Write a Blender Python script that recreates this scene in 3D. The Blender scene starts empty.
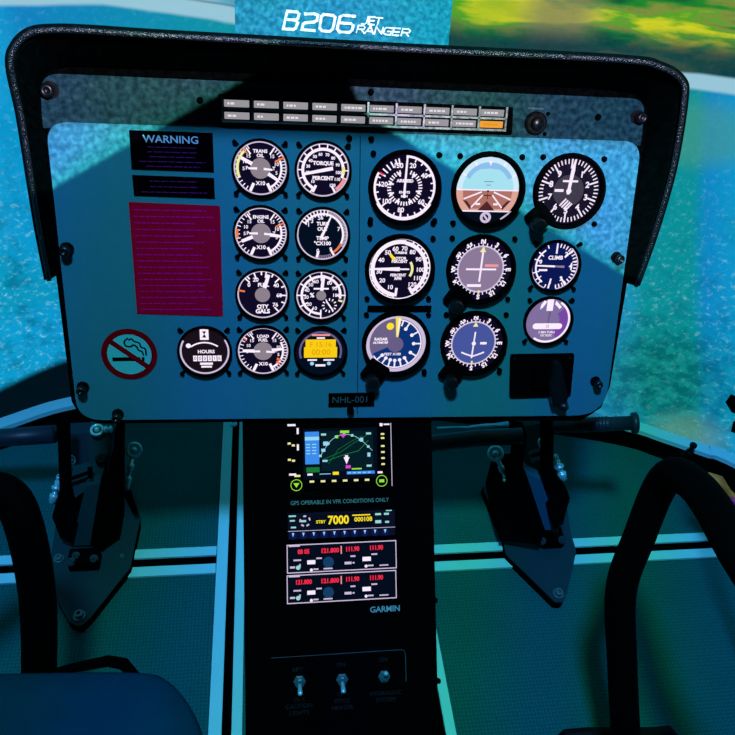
import bpy, bmesh, math, random
from mathutils import Vector, Matrix
random.seed(7)
C = bpy.context.scene.collection
PI = math.pi

# ------------------------------------------------------------ colour + camera
def lin(c):
    c /= 255.0
    return c/12.92 if c <= 0.04045 else ((c+0.055)/1.055)**2.4
def S(r, g, b): return (lin(r), lin(g), lin(b), 1.0)

F = 735.0
CAM = Vector((0, 0, 1.25))
ydir = Vector((-109, 667, -735.0)); bb = .012
xdir = Vector((1, bb, (-109+667*bb)/735.0))
ydir.normalize(); xdir.normalize(); xdir = (xdir - ydir*xdir.dot(ydir)).normalized()
zdir = xdir.cross(ydir)
RC = Matrix((xdir, ydir, zdir))            # camera -> world
def ray(px, py): return RC @ Vector(((px-367.5)/F, -(py-367.5)/F, -1.0))
def P(px, py, d): return CAM + ray(px, py)*d
def onz(px, py, z=0.0):
    r = ray(px, py); return CAM + r*((z-CAM.z)/r.z)
cd = bpy.data.cameras.new('camera'); cam = bpy.data.objects.new('camera', cd); C.objects.link(cam)
cd.sensor_fit = 'HORIZONTAL'; cd.sensor_width = 36; cd.lens = 36.0*F/735.0; cd.clip_start = .01
M4 = RC.to_4x4(); M4.translation = CAM; cam.matrix_world = M4
bpy.context.scene.camera = cam
vs = bpy.context.scene.view_settings
vs.view_transform = 'Standard'; vs.look = 'None'; vs.exposure = 0; vs.gamma = 1; vs.use_curve_mapping = False

# ------------------------------------------------------------ materials
def mat(name, col, rough=.6, metal=0, spec=.5, var=0, vscale=40, bump=0, bscale=200):
    m = bpy.data.materials.new(name); m.use_nodes = True
    nt = m.node_tree; b = nt.nodes['Principled BSDF']
    b.inputs['Base Color'].default_value = col if len(col) == 4 else (*col, 1)
    b.inputs['Roughness'].default_value = rough; b.inputs['Metallic'].default_value = metal
    b.inputs['Specular IOR Level'].default_value = spec
    tc = nt.nodes.new('ShaderNodeTexCoord')
    nz = nt.nodes.new('ShaderNodeTexNoise'); nz.inputs['Scale'].default_value = vscale
    nz.inputs['Detail'].default_value = 4
    nt.links.new(tc.outputs['Object'], nz.inputs['Vector'])
    hs = nt.nodes.new('ShaderNodeMapRange'); hs.inputs['To Min'].default_value = 1-max(var, .04); hs.inputs['To Max'].default_value = 1+max(var, .04)
    nt.links.new(nz.outputs['Fac'], hs.inputs['Value'])
    mx = nt.nodes.new('ShaderNodeVectorMath'); mx.operation = 'SCALE'
    mx.inputs[0].default_value = tuple(b.inputs['Base Color'].default_value)[:3]
    nt.links.new(hs.outputs['Result'], mx.inputs['Scale'])
    nt.links.new(mx.outputs['Vector'], b.inputs['Base Color'])
    if bump:
        n2 = nt.nodes.new('ShaderNodeTexNoise'); n2.inputs['Scale'].default_value = bscale; n2.inputs['Detail'].default_value = 3
        nt.links.new(tc.outputs['Object'], n2.inputs['Vector'])
        bp = nt.nodes.new('ShaderNodeBump'); bp.inputs['Strength'].default_value = bump; bp.inputs['Distance'].default_value = .002
        nt.links.new(n2.outputs['Fac'], bp.inputs['Height']); nt.links.new(bp.outputs['Normal'], b.inputs['Normal'])
    return m
def emat(name, col, s=1.0):
    m = bpy.data.materials.new(name); m.use_nodes = True
    b = m.node_tree.nodes['Principled BSDF']
    b.inputs['Base Color'].default_value = (.002, .002, .002, 1); b.inputs['Roughness'].default_value = .4
    b.inputs['Specular IOR Level'].default_value = 0
    b.inputs['Emission Color'].default_value = col; b.inputs['Emission Strength'].default_value = s
    return m
M = {}
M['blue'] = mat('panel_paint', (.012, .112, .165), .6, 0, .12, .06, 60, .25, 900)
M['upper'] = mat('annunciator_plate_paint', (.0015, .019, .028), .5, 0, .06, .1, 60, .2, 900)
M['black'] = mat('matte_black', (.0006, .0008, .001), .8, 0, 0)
M['blackm'] = mat('black_metal', (.001, .0015, .002), .5, 0, .06)
M['knob'] = mat('black_knob', (.001, .003, .004), .35, 0, .25)
M['hood'] = mat('hood_lining', (.0006, .0025, .0025), .9, 0, 0)
M['leather'] = mat('rim_leather', (.001, .003, .005), .3, 0, .4, .5, 400, 1.0, 500)
M['alu'] = mat('brushed_aluminium', (.14, .52, .53), .5, .0, .3, .05, 30)
M['steel'] = mat('steel', (.15, .5, .55), .35, .5, .5)
M['dsteel'] = mat('dark_steel', (.02, .09, .10), .35, .3, .5)
M['pedal'] = mat('pedal_paint', (.002, .026, .034), .5, 0, .08, .1, 80)
M['tube'] = mat('tube_grip', (.001, .012, .02), .45, 0, .2)
M['placard'] = mat('placard_black', (.0012, .0004, .0012), .6, 0, 0)
M['red'] = mat('placard_red', (.30, .0008, .016), .7, 0, 0, .15, 50)
M['redtext'] = mat('placard_red_text', (.42, .003, .13), .7, 0, 0)
M['ptext'] = mat('placard_faint_text', (.06, .008, .07), .6, 0, 0)
M['wtext'] = mat('placard_white_text', (.25, .3, .5), .6, 0, 0)
M['sred'] = mat('sign_red', (.14, .0008, .004), .7, 0, 0)
M['sdisc'] = mat('sign_disc', (.04, .32, .36), .6, 0, .05)
M['dimtext'] = mat('dim_engraving', (.03, .06, .07), .6, 0, 0)
M['seat'] = mat('seat_fabric', (.0003, .022, .042), .9, 0, 0, .15, 30, .6, 700)
M['plate'] = mat('sign_board', (.0, .125, .16), .5, 0, .05, .08, 12)
M['white'] = mat('white_letters', (.5, .62, .6), .5, 0, .1)
M['orange'] = mat('orange_strap', (.6, .22, .03), .6)
M['magenta'] = mat('magenta_cord', (.5, .02, .2), .6)
E = {}
E['white'] = emat('glow_white', S(245, 232, 250), 1.05)
E['lav'] = emat('glow_lavender', S(205, 190, 220))
E['face'] = emat('glow_face', S(14, 6, 34))
E['faced'] = emat('glow_face_teal', S(2, 10, 30))
E['faceb'] = emat('glow_face_blue', S(10, 20, 82))
E['grey'] = emat('glow_grey', S(140, 128, 140))
E['dgrey'] = emat('glow_dark_grey', S(62, 56, 72))
E['mauve'] = emat('glow_mauve', S(140, 120, 152))
E['mauved'] = emat('glow_mauve_dark', S(104, 92, 134))
E['violet'] = emat('glow_violet', S(70, 84, 156))
E['purple'] = emat('glow_purple', S(120, 70, 165))
E['yellow'] = emat('glow_yellow', S(250, 225, 40))
E['pyel'] = emat('glow_pale_yellow', S(240, 235, 160))
E['amber'] = emat('glow_amber', S(250, 205, 15))
E['amberd'] = emat('glow_amber_dark', S(220, 150, 10))
E['orange'] = emat('glow_orange', S(240, 120, 70))
E['redg'] = emat('glow_red', S(235, 40, 70), 1.1)
E['pink'] = emat('glow_pink', S(240, 150, 150))
E['green'] = emat('glow_green', S(150, 230, 60))
E['dgreen'] = emat('glow_dark_green', S(20, 120, 50))
E['teal'] = emat('glow_teal', S(150, 220, 215))
E['sky'] = emat('glow_sky', S(165, 225, 240))
E['sky2'] = emat('glow_sky_light', S(205, 235, 250))
E['skyb'] = emat('glow_sky_blue', S(140, 190, 235))
E['brown'] = emat('glow_brown', S(176, 112, 100))
E['brown2'] = emat('glow_brown_light', S(222, 165, 150))
E['brownd'] = emat('glow_brown_dark', S(80, 36, 40))
E['blueg'] = emat('glow_blue', S(60, 140, 235))
E['lblue'] = emat('glow_light_blue', S(150, 215, 245))
E['mag'] = emat('glow_magenta', S(220, 70, 210))
E['navy'] = emat('glow_navy', S(2, 8, 24))
E['dteal'] = emat('glow_deep_teal', S(4, 26, 36))
E['lens'] = emat('glow_lens', S(152, 150, 156))
E['lensh'] = emat('glow_lens_text', S(225, 222, 228))
E['pewter'] = mat('pewter', (.09, .1, .12), .45, .2, .5)
E['garmin'] = emat('glow_logo_blue', S(60, 140, 180), .8)
E['gpstext'] = emat('glow_teal_text', S(50, 120, 135), .8)

# ------------------------------------------------------------ object helpers
def set_mesh(name, vf, m, parent=None, smooth=False):
    me = bpy.data.meshes.new(name); me.from_pydata([tuple(v) for v in vf[0]], [], vf[1])
    me.validate(); me.update()
    bm = bmesh.new(); bm.from_mesh(me); bmesh.ops.recalc_face_normals(bm, faces=bm.faces[:]) if not smooth == 'flat2d' else None
    bm.to_mesh(me); bm.free()
    me.materials.append(m)
    o = bpy.data.objects.new(name, me); C.objects.link(o)
    if smooth is True:
        for p in me.polygons: p.use_smooth = True
    if parent: o.parent = parent
    return o
INV = {}
def thing(name, label, cat, mw, group=None):
    o = bpy.data.objects.new(name, None); C.objects.link(o); o.empty_display_size = .02
    if not isinstance(mw, Matrix): mw = Matrix.Translation(mw)
    o.matrix_world = mw; INV[o.name] = mw.inverted()
    o['label'] = label; o['category'] = cat
    if group: o['group'] = group
    return o
def tag(o, label, cat, group=None):
    o['label'] = label; o['category'] = cat
    if group: o['group'] = group
    return o
def struct(o): o['kind'] = 'structure'; return o
def W(name, vf, m, parent, smooth=False):   # world-space verts under a thing
    root = parent
    inv = INV[root.name] if root.name in INV else INV[root.parent.name]
    return set_mesh(name, ([inv @ Vector(v) for v in vf[0]], vf[1]), m, parent, smooth)
def recenter(o):                            # single-mesh thing: origin at its base
    me = o.data; vs_ = [v.co.copy() for v in me.vertices]
    c = Vector((sum(v.x for v in vs_)/len(vs_), sum(v.y for v in vs_)/len(vs_), min(v.z for v in vs_)))
    for v in me.vertices: v.co -= c
    o.location = c; return o
def join(*vfs):
    V, Fc = [], []
    for v, f in vfs:
        k = len(V); V += [Vector(x) for x in v]; Fc += [tuple(i+k for i in q) for q in f]
    return V, Fc
def xf(vf, mw): return [mw @ Vector(v) for v in vf[0]], vf[1]
def box(x0, x1, y0, y1, z0, z1, bev=0):
    bm = bmesh.new(); bmesh.ops.create_cube(bm, size=1)
    for v in bm.verts: v.co = Vector(((x0+x1)/2+v.co.x*(x1-x0), (y0+y1)/2+v.co.y*(y1-y0), (z0+z1)/2+v.co.z*(z1-z0)))
    if bev: bmesh.ops.bevel(bm, geom=bm.edges[:], offset=bev, segments=2, affect='EDGES', profile=.6)
    bm.verts.index_update()
    r = [v.co.copy() for v in bm.verts], [tuple(v.index for v in f.verts) for f in bm.faces]; bm.free(); return r
def prism(pts, vec):                        # 3d polygon extruded along a vector
    n = len(pts); V = [Vector(p) for p in pts] + [Vector(p)+vec for p in pts]
    return V, [tuple(range(n))[::-1], tuple(range(n, 2*n))] + [(i, (i+1) % n, n+(i+1) % n, n+i) for i in range(n)]
def prism2(pts, z0, z1, bev=0):             # 2d polygon in local xy
    if not bev: return prism([Vector((x, y, z0)) for x, y in pts], Vector((0, 0, z1-z0)))
    bm = bmesh.new(); vf = prism([Vector((x, y, z0)) for x, y in pts], Vector((0, 0, z1-z0)))
    vv = [bm.verts.new(v) for v in vf[0]]; [bm.faces.new([vv[i] for i in f]) for f in vf[1]]
    bm.verts.ensure_lookup_table(); bmesh.ops.recalc_face_normals(bm, faces=bm.faces[:])
    ed = [e for e in bm.edges if all(abs(v.co.z-z1) < 1e-6 for v in e.verts)]
    bmesh.ops.bevel(bm, geom=ed, offset=bev, segments=2, affect='EDGES')
    bm.verts.index_update()
    r = [v.co.copy() for v in bm.verts], [tuple(v.index for v in f.verts) for f in bm.faces]; bm.free(); return r
def lathe(prof, n=48, caps=True):           # [(r,z)] about local z
    V, Fc = [], []
    for r, z in prof:
        for i in range(n): a = 2*PI*i/n; V.append(Vector((r*math.cos(a), r*math.sin(a), z)))
    for j in range(len(prof)-1):
        for i in range(n): k = (i+1) % n; Fc.append((j*n+i, j*n+k, (j+1)*n+k, (j+1)*n+i))
    if caps:
        if prof[0][0] > 1e-6: Fc.append(tuple(range(n))[::-1])
        if prof[-1][0] > 1e-6: Fc.append(tuple((len(prof)-1)*n+i for i in range(n)))
    return V, Fc
def frame_of(d, up=Vector((0, 0, 1))):
    d = d.normalized()
    if abs(d.dot(up)) > .97: up = Vector((0, 1, 0))
    a = up.cross(d).normalized(); b = d.cross(a); return a, b, d
def tube(pts, r, n=20, caps=True):
    pts = [Vector(p) for p in pts]; rs = r if isinstance(r, (list, tuple)) else [r]*len(pts)
    V, Fc = [], []; a = None
    for i, p in enumerate(pts):
        d = (pts[min(i+1, len(pts)-1)]-pts[max(i-1, 0)]).normalized()
        if a is None: a, b, _ = frame_of(d)
        else: a = (a-d*a.dot(d)).normalized(); b = d.cross(a)
        for k in range(n): t = 2*PI*k/n; V.append(p+(a*math.cos(t)+b*math.sin(t))*rs[i])
    for i in range(len(pts)-1):
        for k in range(n): q = (k+1) % n; Fc.append((i*n+k, i*n+q, (i+1)*n+q, (i+1)*n+k))
    if caps: Fc += [tuple(range(n))[::-1], tuple((len(pts)-1)*n+k for k in range(n))]
    return V, Fc
def smooth_path(pts, n=8):
    out = []; p = [Vector(x) for x in pts]; p = [p[0]*2-p[1]]+p+[p[-1]*2-p[-2]]
    for i in range(1, len(p)-2):
        for k in range(n):
            t = k/n; a, b, c, d = p[i-1:i+3]
            out.append(.5*((2*b)+(c-a)*t+(2*a-5*b+4*c-d)*t*t+(3*b-a-3*c+d)*t**3))
    out.append(p[-2]); return out
def rot_to(n, pos, up=Vector((0, 0, 1))):
    a, b, d = frame_of(n, up); m = Matrix((a, b, d)).transposed().to_4x4(); m.translation = pos; return m
TXT = {}
def text2d(s, size, x=0, y=0, z=0, rot=0, bold=.0, align='CENTER', sx=1.0, shear=0, spacing=1.0):
    key = (s, bold, align, shear, spacing)
    if key not in TXT:
        c = bpy.data.curves.new('t', 'FONT'); c.body = s; c.align_x = align; c.align_y = 'CENTER'
        c.offset = bold; c.shear = shear; c.space_character = spacing; c.resolution_u = 3; c.size = 1
        o = bpy.data.objects.new('t', c); C.objects.link(o)
        bpy.context.view_layer.update()
        dg = bpy.context.evaluated_depsgraph_get()
        me = bpy.data.meshes.new_from_object(o.evaluated_get(dg))
        TXT[key] = ([v.co.copy() for v in me.vertices], [tuple(p.vertices) for p in me.polygons])
        bpy.data.objects.remove(o); bpy.data.curves.remove(c); bpy.data.meshes.remove(me)
    V, Fc = TXT[key]; ca, sa = math.cos(rot), math.sin(rot)
    return [Vector((x+size*(sx*v.x*ca-v.y*sa), y+size*(sx*v.x*sa+v.y*ca), z)) for v in V], Fc
def quad(x0, x1, y0, y1, z=0): return [Vector((x0, y0, z)), Vector((x1, y0, z)), Vector((x1, y1, z)), Vector((x0, y1, z))], [(0, 1, 2, 3)]
def disc(r, x=0, y=0, z=0, n=40): return [Vector((x+r*math.cos(2*PI*i/n), y+r*math.sin(2*PI*i/n), z)) for i in range(n)], [tuple(range(n))]
def arc(r0, r1, a0=0, a1=360, z=0, x=0, y=0, n=None):    # clock angles, clockwise from top
    n = n or max(6, int(abs(a1-a0)/6)); V, Fc = [], []
    for i in range(n+1):
        a = math.radians(a0+(a1-a0)*i/n); s, c = math.sin(a), math.cos(a)
        V += [Vector((x+r0*s, y+r0*c, z)), Vector((x+r1*s, y+r1*c, z))]
    for i in range(n): Fc.append((2*i, 2*i+1, 2*i+3, 2*i+2))
    return V, Fc
def bar(a, r0, r1, w, z=0, x=0, y=0, w1=None):
    a = math.radians(a); d = Vector((math.sin(a), math.cos(a))); q = Vector((d.y, -d.x)); w1 = w if w1 is None else w1
    pts = [d*r0-q*w/2, d*r0+q*w/2, d*r1+q*w1/2, d*r1-q*w1/2]
    return [Vector((x+p.x, y+p.y, z)) for p in pts], [(0, 1, 2, 3)]
def poly2(pts, z=0): return [Vector((x, y, z)) for x, y in pts], [tuple(range(len(pts)))]
def line2(pts, w, z=0):
    out = []
    for (x0, y0), (x1, y1) in zip(pts, pts[1:]):
        d = Vector((x1-x0, y1-y0)); L = d.length or 1e-6; d /= L; q = Vector((-d.y, d.x))*w/2; e = d*w*.4
        out.append(([Vector((x0-e.x+q.x, y0-e.y+q.y, z)), Vector((x0-e.x-q.x, y0-e.y-q.y, z)), Vector((x1+e.x-q.x, y1+e.y-q.y, z)), Vector((x1+e.x+q.x, y1+e.y+q.y, z))], [(0, 1, 2, 3)]))
    return join(*out)
def scale(vf, s): return [Vector(v)*s for v in vf[0]], vf[1]
def clip_disc(pts_fn, *a): pass

# ------------------------------------------------------------ planes
class Plane:
    def __init__(s, O, u, v):
        s.O, s.u, s.v = O, u.normalized(), v.normalized(); s.n = s.u.cross(s.v).normalized()
        m = Matrix((s.u, s.v, s.n)).transposed().to_4x4(); m.translation = O; s.m = m; s.mi = m.inverted()
    def hit(s, px, py, h=0.0):
        r = ray(px, py); t = (s.n.dot(s.O-CAM)+h)/s.n.dot(r); return CAM+r*t
    def uv(s, px, py, h=0.0):
        q = s.mi @ s.hit(px, py, h); return (q.x, q.y)
    def at(s, px, py, h=0.0):
        q = s.uv(px, py, h); return s.m @ Matrix.Translation((q[0], q[1], h))
    def px(s, px_, py_, h=0.0):              # metres per pixel here
        return -(RC.transposed() @ (s.hit(px_, py_, h)-CAM)).z/F
PAN = Plane(P(345, 270, 1.0), Vector((1, 0, 0)), Vector((0, .334, .9425)))
def rounded(pts, r, n=6):
    out = []; N = len(pts)
    for i in range(N):
        rr = r[i] if isinstance(r, (list, tuple)) else r
        p0, p, p1 = [Vector(q) for q in (pts[i-1], pts[i], pts[(i+1) % N])]
        a = p+(p0-p).normalized()*rr; b = p+(p1-p).normalized()*rr
        for k in range(n+1):
            t = k/n; q = a*(1-t)**2+p*2*t*(1-t)+b*t*t; out.append((q.x, q.y))
    return out
def pp(lst, h=0.0, pl=None): return [(pl or PAN).uv(x, y, h) for x, y in lst]

# ================================================================ SETTING
PATH = [(-2.2, -.3), (-1.75, .35), (-1.25, .79), (-.9, 1.0), (-.58, 1.165), (-.42, 1.238), (-.1, 1.30), (.2, 1.27), (.41, 1.225), (.67, 1.175), (.85, 1.125), (.93, 1.083), (1.01, 1.037), (1.077, .992), (1.4, .68), (1.75, .2), (2.0, -.3)]
RIM = [Vector((p.x, p.y, 0)) for p in smooth_path([Vector((x, y, 0)) for x, y in PATH], 6)]
def path_offset(d):
    out = []
    for i, p in enumerate(RIM):
        t = (RIM[min(i+1, len(RIM)-1)]-RIM[max(i-1, 0)]).normalized(); out.append(p+Vector((-t.y, t.x, 0))*d)
    return out
def sweep(d0, d1, z0, z1):
    A, B = path_offset(d0), path_offset(d1); n = len(A); V = []
    for a, b in zip(A, B): V += [Vector((a.x, a.y, z0)), Vector((b.x, b.y, z0)), Vector((b.x, b.y, z1)), Vector((a.x, a.y, z1))]
    Fc = []
    for i in range(n-1):
        for k in range(4): q = (k+1) % 4; Fc.append((4*i+k, 4*i+q, 4*i+4+q, 4*i+4+k))
    Fc += [(0, 1, 2, 3), (4*n-4, 4*n-3, 4*n-2, 4*n-1)]
    return V, Fc
def wall_hit(px, py):
    r = ray(px, py); A = path_offset(.03)
    for a, b in zip(A, A[1:]):
        d = b-a; den = r.x*(-d.y)+r.y*d.x
        if abs(den) < 1e-9: continue
        t = ((a.x)*(-d.y)+(a.y)*d.x)/den
        q = CAM+r*t
        s = (q-a).xy.dot(d.xy)/d.xy.length_squared
        if -.001 <= s <= 1.001 and t > 0: return q
    return CAM+r*1.5

class NT:
    def __init__(s, nt): s.nt = nt
    def n(s, t, **k):
        o = s.nt.nodes.new(t)
        for a, v in k.items():
            if a.startswith('i_'):
                key = a[2:]; key = int(key) if key.isdigit() else key.replace('_', ' '); s.setin(o, key, v)
            else: setattr(o, a, v)
        return o
    def setin(s, o, key, v):
        if isinstance(v, bpy.types.NodeSocket): s.nt.links.new(v, o.inputs[key])
        else: o.inputs[key].default_value = v
    def math(s, op, a, b=0.0, c=None, clamp=False):
        o = s.n('ShaderNodeMath', operation=op, use_clamp=clamp); s.setin(o, 0, a); s.setin(o, 1, b)
        if c is not None: s.setin(o, 2, c)
        return o.outputs[0]
    def step(s, v, a, b):
        o = s.n('ShaderNodeMapRange', interpolation_type='SMOOTHSTEP'); s.setin(o, 'Value', v); s.setin(o, 'From Min', a); s.setin(o, 'From Max', b); return o.outputs[0]
    def mix(s, f, a, b):
        o = s.n('ShaderNodeMix', data_type='RGBA'); s.setin(o, 0, f)
        s.setin(o, 6, a); s.setin(o, 7, b); return o.outputs[2]
    def noise(s, vec, scale, detail=3, rough=.5, dist=0):
        o = s.n('ShaderNodeTexNoise'); s.setin(o, 'Vector', vec); s.setin(o, 'Scale', scale); s.setin(o, 'Detail', detail); s.setin(o, 'Roughness', rough); s.setin(o, 'Distortion', dist); return o.outputs['Fac']
    def ramp(s, f, stops, interp='LINEAR'):
        o = s.n('ShaderNodeValToRGB'); s.setin(o, 0, f); cr = o.color_ramp; cr.interpolation = interp
        while len(cr.elements) < len(stops): cr.elements.new(.5)
        for e, (p, c) in zip(cr.elements, stops): e.position = p; e.color = c
        return o.outputs[0]

def screen_material():
    m = bpy.data.materials.new('projected_sea_image'); m.use_nodes = True; nt = m.node_tree; g = NT(nt)
    b = nt.nodes['Principled BSDF']; b.inputs['Base Color'].default_value = (.002, .006, .007, 1); b.inputs['Roughness'].default_value = .9; b.inputs['Specular IOR Level'].default_value = 0
    tc = g.n('ShaderNodeTexCoord').outputs['Object']
    sp = g.n('ShaderNodeSeparateXYZ'); nt.links.new(tc, sp.inputs[0]); x, z = sp.outputs[0], sp.outputs[2]
    def X(px, py=200): return wall_hit(px, py).x
    lo, hi = X(-40), X(775)
    xn = g.n('ShaderNodeMapRange'); wa, wb = wall_hit(690, 120), wall_hit(690, 430); kk = -(wb.x-wa.x)/(wb.z-wa.z); zr = wall_hit(690, 200).z
    xb = g.math('ADD', x, g.math('MULTIPLY', g.math('MULTIPLY', g.math('SUBTRACT', z, zr), kk), g.step(x, -.3, .9)))
    g.setin(xn, 'Value', xb); g.setin(xn, 'From Min', lo); g.setin(xn, 'From Max', hi); xn = xn.outputs[0]
    def xs(px, py=200): return (X(px, py)-lo)/(hi-lo)
    base = g.ramp(xn, [(xs(-30), S(10, 156, 206)), (xs(40), S(10, 150, 206)), (xs(60), S(8, 128, 190)), (xs(300, 30), S(4, 150, 150)), (xs(420, 30), S(0, 140, 200)),
                       (xs(612), S(30, 150, 200)), (xs(640), S(0, 140, 150)), (xs(692), S(0, 142, 150)), (xs(708), S(6, 132, 192)), (xs(735), S(6, 146, 200))])
    cb = g.n('ShaderNodeCombineXYZ'); nt.links.new(x, cb.inputs[0]); nt.links.new(z, cb.inputs[1]); v2 = cb.outputs[0]
    big = g.noise(v2, 5, 2)
    base = g.mix(g.math('MULTIPLY', g.step(big, .5, .68), .25), base, S(0, 140, 138))
    fine = g.noise(v2, 85, 6, .7, .4); mid = g.noise(v2, 26, 5, .65)
    # fine ripples are strong low down (near water) and calm higher up
    amt = g.math('ADD', g.step(z, wall_hit(650, 100).z, wall_hit(650, 330).z), g.math('MULTIPLY', g.step(x, -.2, -.5), .35))
    k = g.math('MULTIPLY', g.step(fine, .52, .74), g.math('ADD', g.math('MULTIPLY', amt, .45), .1))
    base = g.mix(k, base, S(150, 225, 240))
    dk = g.math('MULTIPLY', g.step(mid, .55, .3), g.math('ADD', g.math('MULTIPLY', amt, .4), .0))
    base = g.mix(dk, base, S(0, 78, 110))
    # green-brown shallows to the lower right
    gx = g.math('SUBTRACT', x, X(650, 380)); gz = g.math('SUBTRACT', z, wall_hit(650, 380).z)
    rr = g.math('SQRT', g.math('ADD', g.math('MULTIPLY', gx, gx), g.math('MULTIPLY', gz, gz)))
    base = g.mix(g.math('MULTIPLY', g.step(rr, .24, .05), .7), base, g.mix(g.step(mid, .42, .62), S(0, 84, 78), S(20, 132, 120)))
    gx = g.math('SUBTRACT', x, X(688, 438)); gz = g.math('SUBTRACT', z, wall_hit(688, 438).z)
    rr = g.math('SQRT', g.math('ADD', g.math('MULTIPLY', gx, gx), g.math('MULTIPLY', gz, gz)))
    base = g.mix(g.math('MULTIPLY', g.step(rr, .10, .03), .5), base, S(100, 148, 120))
    gx = g.math('SUBTRACT', x, X(700, 135)); gz = g.math('MULTIPLY', g.math('SUBTRACT', z, wall_hit(700, 135).z), 1.6)
    rr = g.math('SQRT', g.math('ADD', g.math('MULTIPLY', gx, gx), g.math('MULTIPLY', gz, gz)))
    base = g.mix(g.math('MULTIPLY', g.step(rr, .13, .05), .5), base, S(70, 150, 120))
    # coast line
    pl, pr, pm = wall_hit(100, -13), wall_hit(700, 74), wall_hit(460, 60)
    zs = g.n('ShaderNodeMapRange', clamp=True); g.setin(zs, 'Value', x)
    g.setin(zs, 'From Min', pl.x); g.setin(zs, 'From Max', pm.x); g.setin(zs, 'To Min', pl.z); g.setin(zs, 'To Max', pm.z)
    z2 = g.n('ShaderNodeMapRange', clamp=True); g.setin(z2, 'Value', x)
    g.setin(z2, 'From Min', pm.x); g.setin(z2, 'From Max', pr.x); g.setin(z2, 'To Min', 0.0); g.setin(z2, 'To Max', pr.z-pm.z)
    zc = g.math('SUBTRACT', z, g.math('ADD', zs.outputs[0], z2.outputs[0]))      # height above the coast
    zc = g.math('ADD', zc, g.math('MULTIPLY', g.math('SUBTRACT', g.noise(v2, 9, 2), .5), .006))
    st = g.n('ShaderNodeMapping'); nt.links.new(v2, st.inputs[0]); st.inputs['Scale'].default_value = (1.0, 4.5, 1); st.inputs['Rotation'].default_value = (0, 0, .16)
    la = g.noise(st.outputs[0], 4.5, 3, .5, .2); lf = g.noise(st.outputs[0], 30, 3, .6)
    lmix = g.math('ADD', g.math('MULTIPLY', la, .88), g.math('MULTIPLY', lf, .12))
    land = g.ramp(lmix, [(.34, S(10, 84, 36)), (.42, S(30, 132, 22)), (.47, S(126, 138, 50)), (.51, S(80, 160, 14)), (.57, S(206, 206, 8)), (.66, S(176, 186, 16))])
    bx = g.step(g.math('ABSOLUTE', g.math('SUBTRACT', x, X(555, 40))), .09, .02)
    land = g.mix(g.math('MULTIPLY', bx, .75), land, S(122, 118, 84))
    gxx = g.step(x, X(520, 40), X(480, 40)); land = g.mix(g.math('MULTIPLY', gxx, .3), land, S(60, 160, 20))
    trees = g.math('MULTIPLY', g.step(zc, .075, .03), .95)
    land = g.mix(trees, land, g.mix(g.noise(v2, 50, 3), S(0, 44, 50), S(2, 58, 64)))
    base = g.mix(g.step(zc, -.03, -.022), base, S(150, 196, 214))
    base = g.mix(g.step(zc, -.003, .004), base, land)
    # left: the coast stays a pale hazy strip
    lf_ = g.math('MULTIPLY', g.step(x, X(300, 5), X(210, 5)), g.step(zc, .0, .004))
    base = g.mix(lf_, base, g.mix(g.step(g.noise(v2, 6, 2), .4, .6), S(96, 172, 200), S(172, 192, 212)))
    # a dark unprojected strip low on the left
    dl = g.math('MULTIPLY', g.step(x, X(150, 370), X(120, 370)), 1.0)
    a, b2 = wall_hit(0, 389), wall_hit(60, 362)
    ln = g.n('ShaderNodeMapRange', clamp=False); g.setin(ln, 'Value', x); g.setin(ln, 'From Min', a.x); g.setin(ln, 'From Max', b2.x); g.setin(ln, 'To Min', a.z); g.setin(ln, 'To Max', b2.z)
    dd = g.step(g.math('SUBTRACT', z, ln.outputs[0]), .012, -.012)
    base = g.mix(g.math('MULTIPLY', dl, dd), base, S(0, 14, 22))
    nt.links.new(base, b.inputs['Emission Color']); b.inputs['Emission Strength'].default_value = 1.0
    return m
scr = struct(set_mesh('wall_front', sweep(.03, .05, 0.0, 2.3), screen_material())); recenter(scr)
scr.location.z = 0
# keep texture coordinates in world metres: undo the recentring
loc = scr.location.copy()
for v in scr.data.vertices: v.co += loc
scr.location = (0, 0, 0)

# floor
def floor_material():
    m = mat('floor_mat_vinyl', (.001, .075, .075), .7, 0, .03, .15, 8)
    nt = m.node_tree; g = NT(nt); b = nt.nodes['Principled BSDF']
    tc = g.n('ShaderNodeTexCoord').outputs['Object']
    vo = g.n('ShaderNodeTexVoronoi'); nt.links.new(tc, vo.inputs['Vector']); vo.inputs['Scale'].default_value = 160; vo.inputs['Randomness'].default_value = .15
    bp = g.n('ShaderNodeBump'); bp.inputs['Strength'].default_value = .7; bp.inputs['Distance'].default_value = .002
    old = b.inputs['Base Color'].links[0].from_socket
    sc = g.n('ShaderNodeVectorMath', operation='SCALE'); nt.links.new(old, sc.inputs[0])
    mr = g.n('ShaderNodeMapRange'); g.setin(mr, 'Value', vo.outputs['Distance']); g.setin(mr, 'From Max', .7); g.setin(mr, 'To Min', 1.25); g.setin(mr, 'To Max', .65)
    nt.links.new(mr.outputs[0], sc.inputs['Scale']); nt.links.new(sc.outputs[0], b.inputs['Base Color'])
    nt.links.new(vo.outputs['Distance'], bp.inputs['Height']); nt.links.new(bp.outputs['Normal'], b.inputs['Normal'])
    return m
fl = struct(set_mesh('floor', box(-2.6, 2.6, -1.6, 1.6, -.05, 0), floor_material()))

# floor seam trim along the screen
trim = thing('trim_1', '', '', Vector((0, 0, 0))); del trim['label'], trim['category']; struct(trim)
W('rail_cap', sweep(-.0, .03, .022, .034), M['alu'], trim)
W('rail_skirt_and_shade', join(sweep(.006, .03, 0.0, .022), sweep(-.03, .006, 0.0, .004)), M['black'], trim)  # skirt, plus a flat black floor strip standing in for the trim's shadow

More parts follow.
